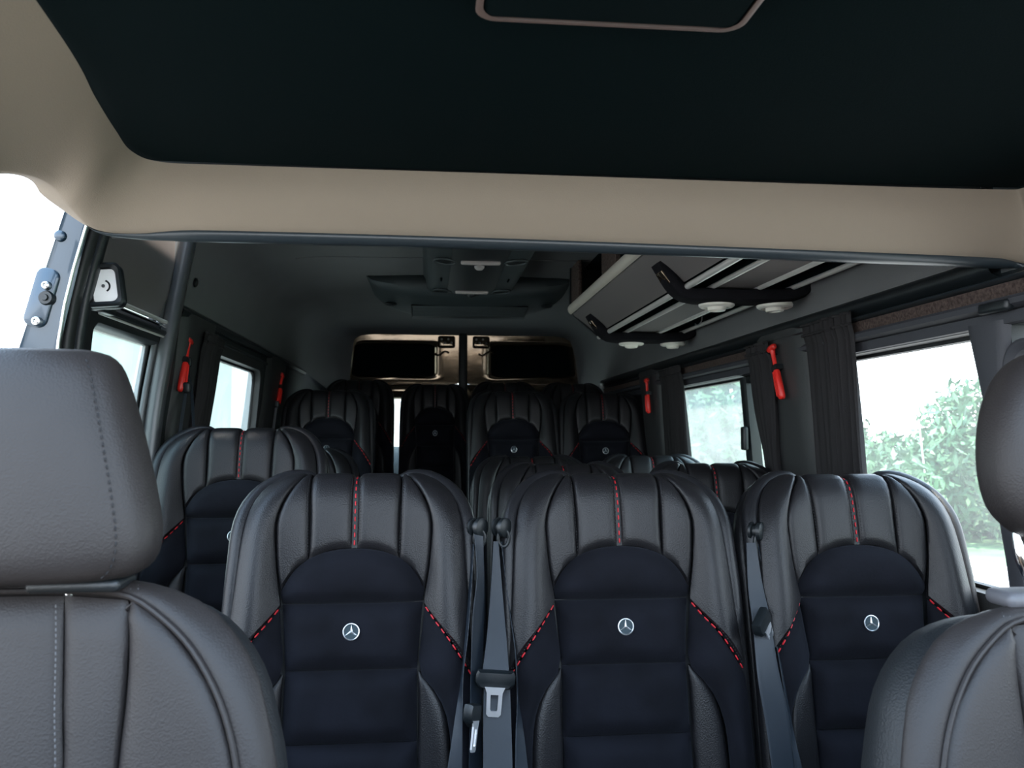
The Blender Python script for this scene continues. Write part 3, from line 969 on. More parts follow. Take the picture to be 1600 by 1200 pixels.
# brackets with round vents
for yb, full in ((1.44, 0), (2.085, 1), (3.01, 1)):
    path = cr([(0.592, 1.668), (0.604, 1.648), (0.622, 1.618), (0.638, 1.598), (0.66, 1.584), (0.72, 1.580), (0.85, 1.580), (0.93, 1.584), (0.965, 1.596), (0.988, 1.630)], 30)
    g = []
    hwid, thk = 0.048, 0.018
    for k, (x, z) in enumerate(path):
        t = path[min(k + 1, len(path) - 1)] - path[max(k - 1, 0)]
        t /= np.linalg.norm(t)
        nx, nz = -t[1], t[0]
        wsc = 0.72 if k < 9 else 1.0
        ring = []
        for q in np.linspace(0, 2 * PI, 17)[:-1]:
            cy = hwid * wsc * np.sign(math.cos(q)) * abs(math.cos(q)) ** 0.45
            cn = thk * np.sign(math.sin(q)) * abs(math.sin(q)) ** 0.45
            ring.append(np.array([x + nx * cn, yb + cy, z + nz * cn]) - RK)
        g.append(ring)
    m = MB().grid(g, cv=True)
    k0 = len(m.v)
    m.f.append(tuple(range(16))[::-1])
    m.f.append(tuple(k0 - 16 + q for q in range(16)))
    br = m.build('bracket', BRKT, rack)
    Rr = Matrix.Rotation(math.radians(55), 3, 'Y')
    rbox('bracket_clip', np.array([0.603, yb - 0.004, 1.626]) - RK, (0.040, 0.054, 0.012), 0.003, GLOSSTAN, br, R=Rr)
    for vx in (0.750, 0.908):
        m = MB()
        m.lathe([(0.044, 0.004), (0.047, -0.002), (0.046, -0.008), (0.041, -0.0115), (0.034, -0.0120), (0.031, -0.007), (0.024, -0.006), (0.0235, -0.018), (0.021, -0.0205), (0.016, -0.0200), (0.013, -0.011), (0.0, -0.010)], np.array([vx, yb + 0.03 - 0.012, 1.5655]) - RK, (0, 0, 1), 30)
        for q in range(6):
            a = q * PI / 3 + 0.3
            R = Matrix.Rotation(a, 3, 'Z')
            m.box(np.array([vx + 0.0285 * math.cos(a), yb + 0.018 + 0.0285 * math.sin(a), 1.5590]) - RK, (0.014, 0.003, 0.006), np.array(R))
        m.build('air_vent', VENTW, br)['label'] = 'round cream air vent'
# little wire hook hanging from the second channel
o = MB().tube(cr([(0.896, 2.66, 1.622), (0.897, 2.66, 1.60), (0.890, 2.66, 1.588), (0.880, 2.66, 1.583), (0.874, 2.66, 1.588)], 14), 0.0022, 6).build('wire_hook', STEEL)
tag(o, 'tiny bent wire hook hanging under the luggage rack', 'hook')

# small round plugs on headliner left
q = np.array([-0.668, 2.42, 1.665])
o = MB().lathe([(0, 0.004), (0.008, 0.004), (0.011, 0.002), (0.013, 0.002), (0.014, -0.003)], (-0.664, 2.435, 1.655), (1, 0, -0.15), 16).build('headliner_plug', BLKPLA)
tag(o, 'small round plug on the grey left headliner above the hammer', 'plug')


# ------------------------------------------------------------------ curtains
def curtain(label, side, yt0, yt1, yb0, yb1, zt, zb, npl, amp, off, tie=None):
    root = empty('curtain', (wx(side, zb) - side * off, (yb0 + yb1) / 2, zb))
    tag(root, label, 'curtain', 'window curtains')
    B = np.array(root.location)
    g = []
    nu = npl * 8 + 1
    for j, z in enumerate(np.linspace(zt, zb, 26)):
        k = (zt - z) / (zt - zb)
        a = yt0 + (yb0 - yt0) * k
        b = yt1 + (yb1 - yt1) * k
        if tie:
            zc, q = tie
            f = math.exp(-((z - zc) / 0.13) ** 2) * q
            mid = a + (b - a) * 0.45
            a, b = a + (mid - a) * f, b + (mid - b) * f
        row = []
        for u in np.linspace(0, 1, nu):
            ph = 2 * PI * npl * u
            A = amp * (0.55 + 0.45 * math.sin(5.1 * u + 2 * k)) * (0.75 + 0.25 * k)
            xx = wx(side, max(z, 0.9)) - side * (off + A * math.sin(ph + 0.7 * math.sin(3 * k + u * 4)))
            if k < 0.05: xx -= side * 0.006
            row.append(np.array([xx, a + (b - a) * u + 0.004 * math.sin(ph * 0.5 + 5 * k), z]) - B)
        g.append(row)
    G = np.array(g)
    mb = MB().grid(G)
    mb.grid(G + np.array([side * 0.0015, 0, 0]))
    mb.build('curtain_cloth', CURT, root)
    m = MB()
    for j in (0.018, 0.034):
        row = G[int(j * 25 / 0.6 * 0.6) + (1 if j > 0.02 else 0)]
        m.tube(row[::3] + np.array([-side * 0.002, 0, 0]), 0.004, 6)
    m.build('gathered_heading', CURT, root)
    return root


curtain('dark pleated curtain at the rear edge of the clear right window', 1, 1.80, 2.05, 1.825, 2.07, 1.500, 0.86, 9, 0.012, 0.030)
curtain('dark curtain tied back at the front of the tinted right sliding window', 1, 2.25, 2.415, 2.20, 2.40, 1.482, 0.86, 6, 0.009, 0.040, tie=(1.13, 0.45))
curtain('dark curtain at the rear of the tinted right sliding window', 1, 3.10, 3.40, 3.08, 3.46, 1.486, 0.86, 8, 0.014, 0.030)
curtain('dark curtain at the front of the tinted left window', -1, 2.50, 2.735, 2.50, 2.70, 1.520, 0.9, 6, 0.010, 0.030)


# ------------------------------------------------------------------ emergency hammers
def hammer(label, side, top, bot, flip=1):
    top, bot = np.array(top), np.array(bot)
    root = empty('emergency_hammer', tuple(bot))
    tag(root, label, 'hammer', 'red emergency hammers on the window pillars')
    ax = (top - bot); L = np.linalg.norm(ax); ax /= L
    s = 1.0
    f = np.array([-side, 0, 0.0])
    yv = np.cross(f, ax); yv /= np.linalg.norm(yv)
    P = lambda t, a=0, o=0: ax * t * L + yv * a + f * o
    g = []
    for t, w, d in ((0, 0.004, 0.004), (0.015, 0.010, 0.008), (0.05, 0.0125, 0.010), (0.28, 0.0125, 0.010), (0.50, 0.011, 0.009), (0.56, 0.008, 0.007), (0.60, 0.0065, 0.006), (0.82, 0.006, 0.006), (0.88, 0.008, 0.007), (0.9, 0.009, 0.008)):
        g.append([P(t, w * math.cos(q), d * math.sin(q) + 0.012) for q in np.linspace(0, 2 * PI, 13)[:-1]])
    MB().grid(g, cv=True).build('handle', REDPL, root)
    m = MB()
    for a in (-0.004, 0.004):
        m.tube([P(0.06, a, 0.0225), P(0.25, a, 0.0232), P(0.5, a, 0.0215)], 0.0016, 6)
    m.build('grip_rib', REDPL, root)
    m = MB()
    g = []
    for a, r in ((-0.020, 0.002), (-0.017, 0.007), (-0.010, 0.009), (0.006, 0.010), (0.016, 0.009), (0.020, 0.006)):
        g.append([P(0.945, 0, 0.012) + yv * a * flip + ax * r * math.cos(q) + f * r * math.sin(q) for q in np.linspace(0, 2 * PI, 13)[:-1]])
    m.grid(g, cv=True)
    m.build('head', REDPL, root)
    MB().lathe([(0.0095, 0), (0.0085, 0.008), (0.004, 0.012), (0.001, 0.020)], P(0.945, 0.017 * flip, 0.012), tuple(yv * flip), 12).build('steel_tip', BLKPLA, root)
    R = np.stack([yv, ax, f], axis=1)
    MB().box(P(0.575, 0, 0.008), (0.030, 0.014, 0.024), R).build('holder_clip', BLKPLA, root, smooth=False)
    MB().box(P(0.94, 0.012 * flip, 0.003), (0.024, 0.03, 0.012), R).build('head_holder', BLKPLA, root, smooth=False)
    return root


hammer('red hammer on the right pillar between the two curtains', 1, (0.962, 2.228, 1.470), (0.972, 2.185, 1.318))
hammer('red hammer on the right rear pillar beside the tinted window curtain', 1, (0.958, 3.555, 1.468), (0.965, 3.545, 1.315))
hammer('red hammer on the left pillar next to the sliding door', -1, tuple(at(289, 528, 2.42)), tuple(at(275, 612, 2.38)), -1)
hammer('red hammer on the left rear pillar behind the tinted window', -1, tuple(at(437, 584, 3.86)), tuple(at(429, 634, 3.80)), -1)

# ------------------------------------------------------------------ passenger seats
ALPHA = math.radians(10)
HT = 1.145
TF = reclined(ALPHA, HT)


def make_seat():
    root = empty('passenger_seat', (0, 0, 0))

    def pad(name, curves, nu, nv, pil, edge, m, both=True, skirt=9):
        G = padgrid(curves, nu, nv, pil, edge, skirt, soft=(m is SUEDE and not both))
        a = MB().grid(TF(G)).build(name, m, root)
        if both: MB().grid(TF(mir(G))).build(name, m, root)
        return a
    topc = lambda x, b, tb: [(x, -4, -84), (x, 2, -62), (x, 3, -40), (x, -2, -20), (x, -12, -8), (x, -34, 0), (b, -80, 3), (b, tb, 3)]
    # central headrest panels either side of the red stitching
    pad('head_panel', [topc(4.5, 4.5, -129), topc(42, 41, -132), topc(81, 79, -147)], 11, 18, 8, 17, LEATHER)
    # flat strip under the central stitching
    stp = [topc(-5, -5, -129), topc(5, 5, -129)]
    pad('stitch_strip', stp, 3, 14, 1.0, 4, SHELL, both=False, skirt=4)
    # second panels, pointed at the top
    s1 = [(83, -4, -84), (83, 2, -62), (83, 3, -40), (83, -2, -20), (83, -12, -8), (82, -34, 0), (81, -80, 3), (80, -148, 3)]
    s2 = [(88, -3, -84), (88, 3, -62), (89, 4, -42), (94, -2, -24), (106, -14, -9), (122, -38, 2), (137, -78, 8), (137, -120, 7), (134, -160, 5), (126, -204, 3)]
    md = [(85.5, -3.5, -84), (85.5, 2.5, -62), (86, 3.5, -41), (89, -2, -21), (95, -13, -8), (102, -36, 2), (109, -79, 6), (107, -130, 5), (104, -168, 3)]
    pad('head_side_panel', [s1, md, s2], 11, 20, 7, 15, LEATHER)
    # shoulder bolsters
    inn = [(90, -3, -84), (90, 3, -62), (91, 4, -42), (96, -2, -24), (108, -14, -9), (124, -38, 2), (139, -78, 8), (139, -120, 7), (136, -160, 5), (128, -204, 3), (124, -228, 3)]
    mid = [(100, -2, -80), (104, 4, -60), (112, 3, -44), (124, -5, -28), (139, -20, -10), (153, -44, 6), (164, -82, 18), (166, -125, 24), (166, -175, 30), (166, -230, 34), (168, -284, 36)]
    out = [(108, -2, -74), (120, 2, -60), (136, -3, -48), (154, -14, -34), (170, -30, -20), (183, -54, -7), (191, -88, 4), (196, -140, 11), (200, -200, 16), (205, -280, 20), (212, -352, 23)]
    pad('shoulder_bolster', [inn, mid, out], 15, 26, 8, 11, LEATHER)
    # outer rolls that run over the shoulder and down the side
    rollp = cr([(70, -14, -66), (78, 0, -62), (96, 7, -60), (124, 5, -56), (152, -8, -47), (176, -28, -33), (193, -55, -20), (202, -90, -8), (205, -150, 0), (208, -230, 5), (209, -330, 9), (210, -460, 11), (210, -690, 12)], 46)
    rad = np.interp(np.linspace(0, 1, 46), [0, 0.03, 0.1, 0.35, 0.6, 1], [5, 12, 16, 16, 14.5, 14])
    for s in (1, -1):
        P = rollp * np.array([s, 1, 1])
        MB().tube(TF(P), rad * MM, 14).build('side_roll', RIMLEA, root)
    # outer cheek, narrow second roll behind
    rollq = cr([(92, -10, -98), (120, -4, -96), (152, -18, -86), (180, -42, -72), (198, -76, -58), (206, -120, -48), (207, -230, -40), (207, -340, -34), (207, -690, -28)], 40)
    for s in (1, -1):
        P = rollq * np.array([s, 1, 1])
        MB().tube(TF(P), 17 * MM, 12).build('rear_roll', RIMLEA, root)
    # dark suede arch and horizontal suede pads
    arch_t = [(-126, -205, 3), (-112, -178, 3), (-92, -155, 3), (-62, -139, 3), (-25, -131, 3), (0, -130, 3), (25, -131, 3), (62, -139, 3), (92, -155, 3), (112, -178, 3), (126, -205, 3)]
    arch_b = [(-122, -222, 3), (-98, -223.5, 3), (-70, -224, 3), (-35, -224, 3), (0, -224, 3), (35, -224, 3), (70, -224, 3), (98, -223.5, 3), (122, -222, 3)]
    arch_m = [(-123, -215, 3), (-104, -200, 3), (-80, -190, 3), (-45, -182, 3), (0, -180, 3), (45, -182, 3), (80, -190, 3), (104, -200, 3), (123, -215, 3)]
    pad('arch_panel', [arch_t, arch_m, [(x, t, -4) for x, t, d in arch_b]], 16, 26, 20, 30, SUEDE, both=False)
    for t0, t1, w0, w1 in ((-224.5, -336.5, 122, 113), (-337.5, -456, 113, 114), (-457, -581, 114, 115), (-582, -690, 115, 115)):
        c = [[(x, t0 + (t1 - t0) * k, -4) for k in (0, 0.33, 0.67, 1) for x in [s * (w0 + (w1 - w0) * k)]] for s in (-1, -0.5, 0, 0.5, 1)]
        pad('suede_panel', c, 20, 18, 26, 32, SUEDE, both=False)
    # lower side bolsters and the leather inserts
    li = [(126, -232, 3), (122, -270, 3), (116, -325, 3), (118, -340, 3), (136, -356, 6), (154, -380, 10), (166, -410, 14), (172, -450, 18), (175, -560, 20), (176, -690, 22)]
    lm = [(166, -288, 36), (164, -320, 36), (165, -350, 38), (168, -372, 38), (176, -400, 38), (184, -430, 38), (190, -460, 38), (193, -500, 38), (196, -590, 38), (198, -690, 38)]
    lo_ = [(212, -357, 23), (213, -375, 24), (214, -392, 25), (215, -410, 25), (215, -430, 25), (215, -450, 26), (215, -480, 26), (215, -520, 26), (215, -600, 27), (215, -690, 27)]
    pad('side_bolster', [li, lm, lo_], 13, 22, 5, 12, SUEDE)
    ia = [(115, -342, 2), (116, -380, 2), (116, -450, 2), (116, -560, 2), (117, -690, 2)]
    ib = [(118, -342, 3), (146, -372, 8), (163, -412, 13), (169, -460, 16), (172, -560, 18), (173, -690, 20)]
    pad('leather_insert', [ia, ib], 10, 18, 9, 18, LEATHER)
    # back shell
    ol = [(0, -2), (80, -1), (120, -3), (152, -16), (180, -40), (198, -78), (205, -140), (208, -230), (212, -340), (216, -500), (218, -705)]
    ol = cr(ol, 30)
    full = np.vstack([ol, (ol * np.array([-1, 1]))[::-1]])
    rings = []
    cen = np.array([0, -360])
    for sc, d in ((0.0, -10), (0.86, -10), (0.90, -14), (0.93, -40), (0.99, -70), (1.0, -92), (0.98, -108), (0.9, -122), (0.5, -128), (0.0, -128)):
        rings.append([(cen[0] + (p[0] - cen[0]) * sc, cen[1] + (p[1] - cen[1]) * (sc if sc < 0.9 else sc), d) for p in full])
    MB().grid(TF(np.array(rings)), cv=True).build('back_shell', SHELL, root)
    # stitching
    m = MB()
    dashes(m, [(0, 3, -40), (0, -2, -20), (0, -12, -8.2), (0, -34, 1.2), (0, -80, 4.2), (0, -126, 4.2)], TF, 8.5, 5.5, 2.6, 1.6, start=2)
    m.build('red_stitching', REDTH, root)['kind'] = 'stuff'
    for s in (1, -1):
        m = MB()
        pth = [(126 * s, -231, 7), (145 * s, -258, 21), (167 * s, -286, 39), (190 * s, -320, 36), (211 * s, -354, 28)]
        dashes(m, pth, TF, 10.5, 6.5, 3.0, 2.2, start=3)
        m.build('red_stitching', REDTH, root)['kind'] = 'stuff'
    m = MB()
    for x in (-7.5, 7.5, 85, -85):
        xb = x if abs(x) < 20 else x * 0.94
        dashes(m, [(x, -2, -14), (x, -12, -3), (x, -34, 6), ((x + xb) / 2, -80, 10), (xb, -126 if abs(x) < 20 else -142, 10)], TF, 3.4, 2.2, 1.3, 1.2)
    for s in (1, -1):
        dashes(m, [(150 * s, -14, -28), (166 * s, -30, -14), (179 * s, -54, -1), (187 * s, -88, 10), (192 * s, -140, 17), (196 * s, -200, 22), (201 * s, -280, 26), (207 * s, -345, 29)], TF, 3.4, 2.4, 1.4, 1.4)
        dashes(m, [(129 * s, -228, 10), (148 * s, -254, 26), (167 * s, -280, 43), (190 * s, -313, 40), (209 * s, -345, 31)], TF, 3.6, 2.4, 1.4, 1.4)
    m.build('black_stitching', BLKTH, root)['kind'] = 'stuff'
    # round badge: ring, field and a three-pointed star
    bc = np.array([0, -272, 22.6])
    nrm = TF(bc + np.array([0, 0, 10])) - TF(bc)
    nrm /= np.linalg.norm(nrm)
    b = MB().lathe([(0, 0.0010), (0.0125, 0.0010), (0.0135, 0.0), (0.0135, -0.004)], TF(bc), tuple(nrm), 28).build('badge', BADGEBK, root)
    m = MB()
    ring = []
    for q in np.linspace(0, 2 * PI, 33)[:-1]:
        ring.append(TF(bc + np.array([13.6 * math.sin(q), 13.6 * math.cos(q), 1.2])))
    ring.append(ring[0])
    m.tube(np.array(ring), 0.00125, 8, cap=False)
    m.build('badge_ring', BADGEST, b)
    m = MB()
    for a in (0, 120, 240):
        a = math.radians(a)
        tip = np.array([math.sin(a), math.cos(a)]) * 12.8
        pl = np.array([math.sin(a + PI / 3), math.cos(a + PI / 3)]) * 2.7
        pr = np.array([math.sin(a - PI / 3), math.cos(a - PI / 3)]) * 2.4
        q = [(0, 0, 3.6), (*pl, 1.2), (*tip, 1.6), (*pr, 1.2)]
        m.add(TF(np.array(q) + bc), [(0, 1, 2), (0, 2, 3)])
    m.build('badge_star', BADGEST, b, smooth=False)
    # cushion, its bolsters and the pedestal
    zc = 0.47
    cg = [[(x, y, d) for y in (-120, -260, -420, -540, -585) for d in [0 if y > -500 else (-6 if y > -560 else -45)]] for x in (-118, 0, 118)]

    def CT(Q):
        Q = np.asarray(Q, float) * MM
        return np.stack([Q[..., 0], Q[..., 1], zc + Q[..., 2] + 0.0], axis=-1)
    G = padgrid([[(x, y, d) for _, y, d in cg[1]] for x in (-118, -60, 0, 60, 118)], 14, 16, 14, 40, 30)
    MB().grid(CT(G)).build('seat_cushion', SUEDE, root)
    for s in (1, -1):
        G = padgrid([[(s * x, y, dd + (0 if y > -500 else (-8 if y > -560 else -45))) for y in (-115, -260, -420, -540, -585)] for x, dd in ((121, 0), (165, 28), (200, 22), (216, -20), (218, -60))], 12, 16, 6, 20, 20)
        MB().grid(CT(G)).build('cushion_bolster', LEATHER, root)
    rbox('seat_pan', (0, -0.34, 0.40), (0.42, 0.44, 0.09), 0.02, BLKPLA, root)
    rbox('pedestal', (0, -0.33, 0.18), (0.30, 0.34, 0.36), 0.02, BLKPLA, root)
    # recliner housings joining back and pan
    for s in (1, -1):
        rbox('recliner_cover', (s * 0.206, -0.135, 0.45), (0.026, 0.11, 0.17), 0.012, BLKPLA, root)
    return root


proto = make_seat()
KM = kidmap()
SEATS = [
    (-0.131, 1.55, 0.0, 'black quilted seat in the nearest row, at its sliding door end', 0.0),
    (0.352, 1.55, -0.002, 'black quilted middle seat of the nearest row between two belt pairs', 0.0),
    (0.812, 1.55, -0.006, 'black quilted seat of the nearest row beside the clear right window', 0.0),
    (-0.478, 2.20, 0.09, 'single black quilted seat by the left wall behind the sliding door', 0.0),
    (0.372, 2.28, -0.008, 'aisle seat of the second right-hand row peeking over the middle front seat', 0.0),
    (0.800, 2.28, -0.008, 'second-row seat beside the tinted right window, mostly hidden by nearer seats', 0.0),
    (0.372, 2.98, -0.006, 'aisle seat of the third right-hand row, only its top showing', 0.0),
    (0.815, 2.98, -0.004, 'third-row seat beside the rear curtain, only its bluish top showing', 0.0),
    (-0.456, 3.88, 0.28, 'raised black seat by the left wall with a bright badge', 0.0),
    (0.384, 3.82, 0.275, 'raised black aisle seat right of the gangway before the rear row', 0.0),
    (0.805, 3.82, 0.268, 'raised black seat by the right wall below the far red hammer', 0.0),
    (-0.378, 4.58, 0.372, 'rear row seat by the left, half behind the raised badge seat', 0.0),
    (0.034, 4.58, 0.350, 'dark rear row seat in line with the gangway', 0.0),
    (0.418, 4.58, 0.365, 'rear row seat in front of the right rear door post', 0.0),
    (0.800, 4.58, 0.360, 'rear row seat in the right rear corner, mostly hidden', 0.0),
]
# the single left seat's own neighbour behind it shows the tip of one shoulder
SEATS.append((-0.462, 3.02, 0.02, 'seat hidden behind the single left seat, one shoulder roll showing', 0.0))
for i, (x, y, z, lab, rz) in enumerate(SEATS):
    o = proto if i == 0 else copy_tree(proto, KM)
    o.location = (x, y, z)
    o.rotation_euler = (0, 0, rz)
    if y > 4.3: o.scale = (0.86, 1, 1)
    elif y > 3.3 or 2.25 < y < 2.5: o.scale = (0.95, 1, 1)
    tag(o, lab, 'seat', 'black quilted passenger seats')


# ------------------------------------------------------------------ seat belts
def ribbon(mb, edges, n=40, thick=0.0016):
    """edges: list of (pxL, pyL, pxR, pyR, depthL, depthR)"""
    Lp = cr([at(e[0], e[1], e[4]) for e in edges], n)
    Rp = cr([at(e[2], e[3], e[5]) for e in edges], n)
    T = np.gradient((Lp + Rp) / 2, axis=0)
    Wd = Rp - Lp
    N = np.cross(T, Wd)
    N /= np.linalg.norm(N, axis=1)[:, None] + 1e-9
    G = []
    for k in range(n):
        o = N[k] * thick / 2
        mids = [Lp[k] + Wd[k] * u for u in (0, 0.04, 0.12, 0.3, 0.5, 0.7, 0.88, 0.96, 1)]
        prof = [0.4, 1, 0.75, 0.7, 0.7, 0.7, 0.75, 1, 0.4]
        G.append([m_ + o * p for m_, p in zip(mids, prof)] + [m_ - o * p for m_, p in zip(mids[::-1], prof[::-1])])
    mb.grid(G, cv=True)
    return mb


def belt(label, pivot, front, back, tongue, base):
    """pivot px,py,Y; ribbons; tongue = (cx, cy, Y, angle, w, plate angle)"""
    pv = at(*pivot)
    root = empty('seat_belt', tuple(pv))
    tag(root, label, 'seat belt', 'seat belts of the nearest row')

    def put(o):
        o.data.transform(Matrix.Translation(-Vector(pv)))
        o.parent = root
        return o
    for e in front: put(ribbon(MB(), e).build('webbing', BELT))
    for e in back: put(ribbon(MB(), e).build('webbing', BELT))
    # guide: a short drum with a bent loop
    m = MB()
    m.lathe([(0, 0.014), (0.011, 0.014), (0.0175, 0.011), (0.0180, 0.004), (0.012, 0.002), (0.012, -0.004), (0.0175, -0.006), (0.0170, -0.011), (0.011, -0.014), (0, -0.014)], pv + np.array([0, -0.006, 0.003]), (1, -0.9, 0), 24)
    m.build('guide_drum', BLKPLA, None)
    put(bpy.data.objects[m_last()])
    lp = [pv + np.array([0.003 + 0.010 * math.cos(t), -0.014, -0.016 + 0.015 * math.sin(t)]) for t in np.linspace(0, 2 * PI, 19)]
    put(MB().tube(lp, 0.0035, 8, cap=False).build('guide_loop', BLKPLA))
    put(MB().tube(cr([pv + np.array([0, 0.02, 0.0]), pv + np.array([0.0, 0.06, -0.03]), pv + np.array([0.0, 0.10, -0.12]), pv + np.array([0.0, 0.10, -0.5])], 16), 0.011, 10).build('belt_post', BLKPLA))
    cx, cy, Y, ang, w, view = tongue
    c = np.array(at(cx, cy, Y))
    R = np.array((Matrix.Rotation(view, 3, 'Z') @ Matrix.Rotation(ang, 3, 'Y')))
    m = MB()
    hw = w / 2
    prof = [(-hw, 0.010), (-hw * 0.9, 0.017), (hw * 0.9, 0.017), (hw, 0.010), (hw, -0.002), (hw * 0.82, -0.010), (hw * 0.5, -0.013), (0.0, -0.019), (-hw * 0.5, -0.013), (-hw * 0.82, -0.010), (-hw, -0.002)]
    rg = [[R @ np.array([x * s_, y_, z * s_]) + c for x, z in prof] for s_, y_ in ((0.0, -0.009), (0.86, -0.009), (1.0, -0.005), (1.0, 0.005), (0.86, 0.008), (0.0, 0.008))]
    m.grid(rg, cv=True)
    tb = put(m.build('belt_tongue', BLKPLA))
    m = MB()
    # metal plate: bevelled frame with a slot
    o_ = [(-0.016, -0.008), (0.016, -0.008), (0.0125, -0.017), (0.0115, -0.052), (0.008, -0.056), (-0.008, -0.056), (-0.0115, -0.052), (-0.0125, -0.017)]
    i_ = [(-0.006, -0.020), (0.006, -0.020), (0.0062, -0.022), (0.0055, -0.045), (0.0045, -0.047), (-0.0045, -0.047), (-0.0055, -0.045), (-0.0062, -0.022)]
    rg = []
    for pr, y_ in ((i_, -0.007), (o_, -0.007), (o_, -0.0105), (i_, -0.0105), (i_, -0.007)):
        rg.append([R @ np.array([x * w / 0.062, y_, z]) + c for x, z in pr])
    m.grid(rg, cv=True)
    pl = m.build('latch_plate', LATCHM, None, smooth=False)
    pl.data.transform(Matrix.Translation(-Vector(pv)))
    pl.parent = tb
    return root


_last = [None]
_orig_build = MB.build


def _b(self, *a, **k):
    o = _orig_build(self, *a, **k)
    _last[0] = o.name
    return o


MB.build = _b
m_last = lambda: _last[0]

belt('seat belt on the left of the pair, its tongue seen edge-on lower down', (746, 826, 1.53),
     [[(741, 835, 755, 838, 1.50, 1.505), (745, 900, 757, 935, 1.475, 1.49), (739, 960, 755, 1010, 1.45, 1.47), (735, 1080, 752, 1090, 1.42, 1.45), (734, 1130, 752, 1130, 1.41, 1.44), (732, 1230, 754, 1235, 1.40, 1.43)]],
     [[(738, 850, 741, 850, 1.52, 1.50), (728, 980, 732, 985, 1.47, 1.45), (721, 1060, 723.5, 1060, 1.44, 1.42), (712, 1115, 723, 1120, 1.41, 1.40), (698, 1210, 722, 1215, 1.38, 1.38), (694, 1240, 722, 1245, 1.375, 1.375)]],
     (737, 1117, 1.40, 0.25, 0.040, 1.05), 0)
belt('seat belt on the right of the pair with its tongue facing forward', (783, 826, 1.53),
     [[(771, 846, 779, 846, 1.515, 1.51), (766, 930, 786, 935, 1.485, 1.485), (760, 1000, 792, 1005, 1.455, 1.455), (753, 1057, 796, 1060, 1.43, 1.43)],
      [(756, 1075, 797, 1078, 1.435, 1.435), (755, 1130, 799, 1135, 1.41, 1.41), (755, 1240, 802, 1245, 1.37, 1.37)]],
     [[(783, 846, 787, 846, 1.515, 1.53), (794, 940, 799, 945, 1.49, 1.50), (805, 1020, 808, 1022, 1.455, 1.47), (808, 1100, 812, 1100, 1.43, 1.45), (806, 1140, 819, 1150, 1.41, 1.42), (804, 1240, 830, 1245, 1.38, 1.39)]],
     (774, 1064, 1.422, 0.06, 0.066, -0.08), 0)
belt('single seat belt right of the middle nearest-row seat', (1180, 832, 1.53),
     [[(1166, 848, 1181, 848, 1.515, 1.51), (1169, 920, 1192, 915, 1.49, 1.49), (1176, 975, 1203, 965, 1.465, 1.465), (1184, 1060, 1215, 1040, 1.43, 1.44), (1196, 1130, 1230, 1110, 1.41, 1.42), (1210, 1230, 1243, 1225, 1.38, 1.39)]],
     [[(1184, 850, 1189, 850, 1.515, 1.53), (1197, 920, 1205, 920, 1.49, 1.50), (1208, 980, 1213, 980, 1.47, 1.48), (1222, 1060, 1226, 1062, 1.44, 1.45), (1233, 1130, 1237, 1130, 1.42, 1.43), (1240, 1190, 1252, 1195, 1.40, 1.40), (1244, 1230, 1262, 1235, 1.39, 1.39)]],
     (1190, 974, 1.455, -0.62, 0.052, 0.75), 0)
MB.build = _orig_build

# straps hanging on the left pillars
for lab, pts, w in (('thin dark belt strap hanging below the left front hammer', [(288, 610, 2.38), (281, 660, 2.35), (270, 740, 2.30)], 5),
                    ('thin grey belt strap slanting beside the left curtain', [(290, 570, 2.42), (298, 620, 2.40), (301, 700, 2.36)], 4),
                    ('pale belt strap hanging below the far left hammer', [(430, 634, 3.78), (427, 655, 3.76), (424, 680, 3.74)], 4)):
    p0 = at(*pts[0])
    root = empty('belt_strap', tuple(p0))
    tag(root, lab, 'belt')
    o = ribbon(MB(), [(px, py, px + w, py, Y, Y + 0.01) for px, py, Y in pts], 12).build('webbing', BELT if 'pale' not in lab else COLLAR)
    o.data.transform(Matrix.Translation(-Vector(p0)))
    o.parent = root
    o = rbox('anchor', (0.005, 0.005, 0.008), (0.022, 0.02, 0.03), 0.006, BLKPLA, root)

# ------------------------------------------------------------------ front seats
FA = math.radians(12)


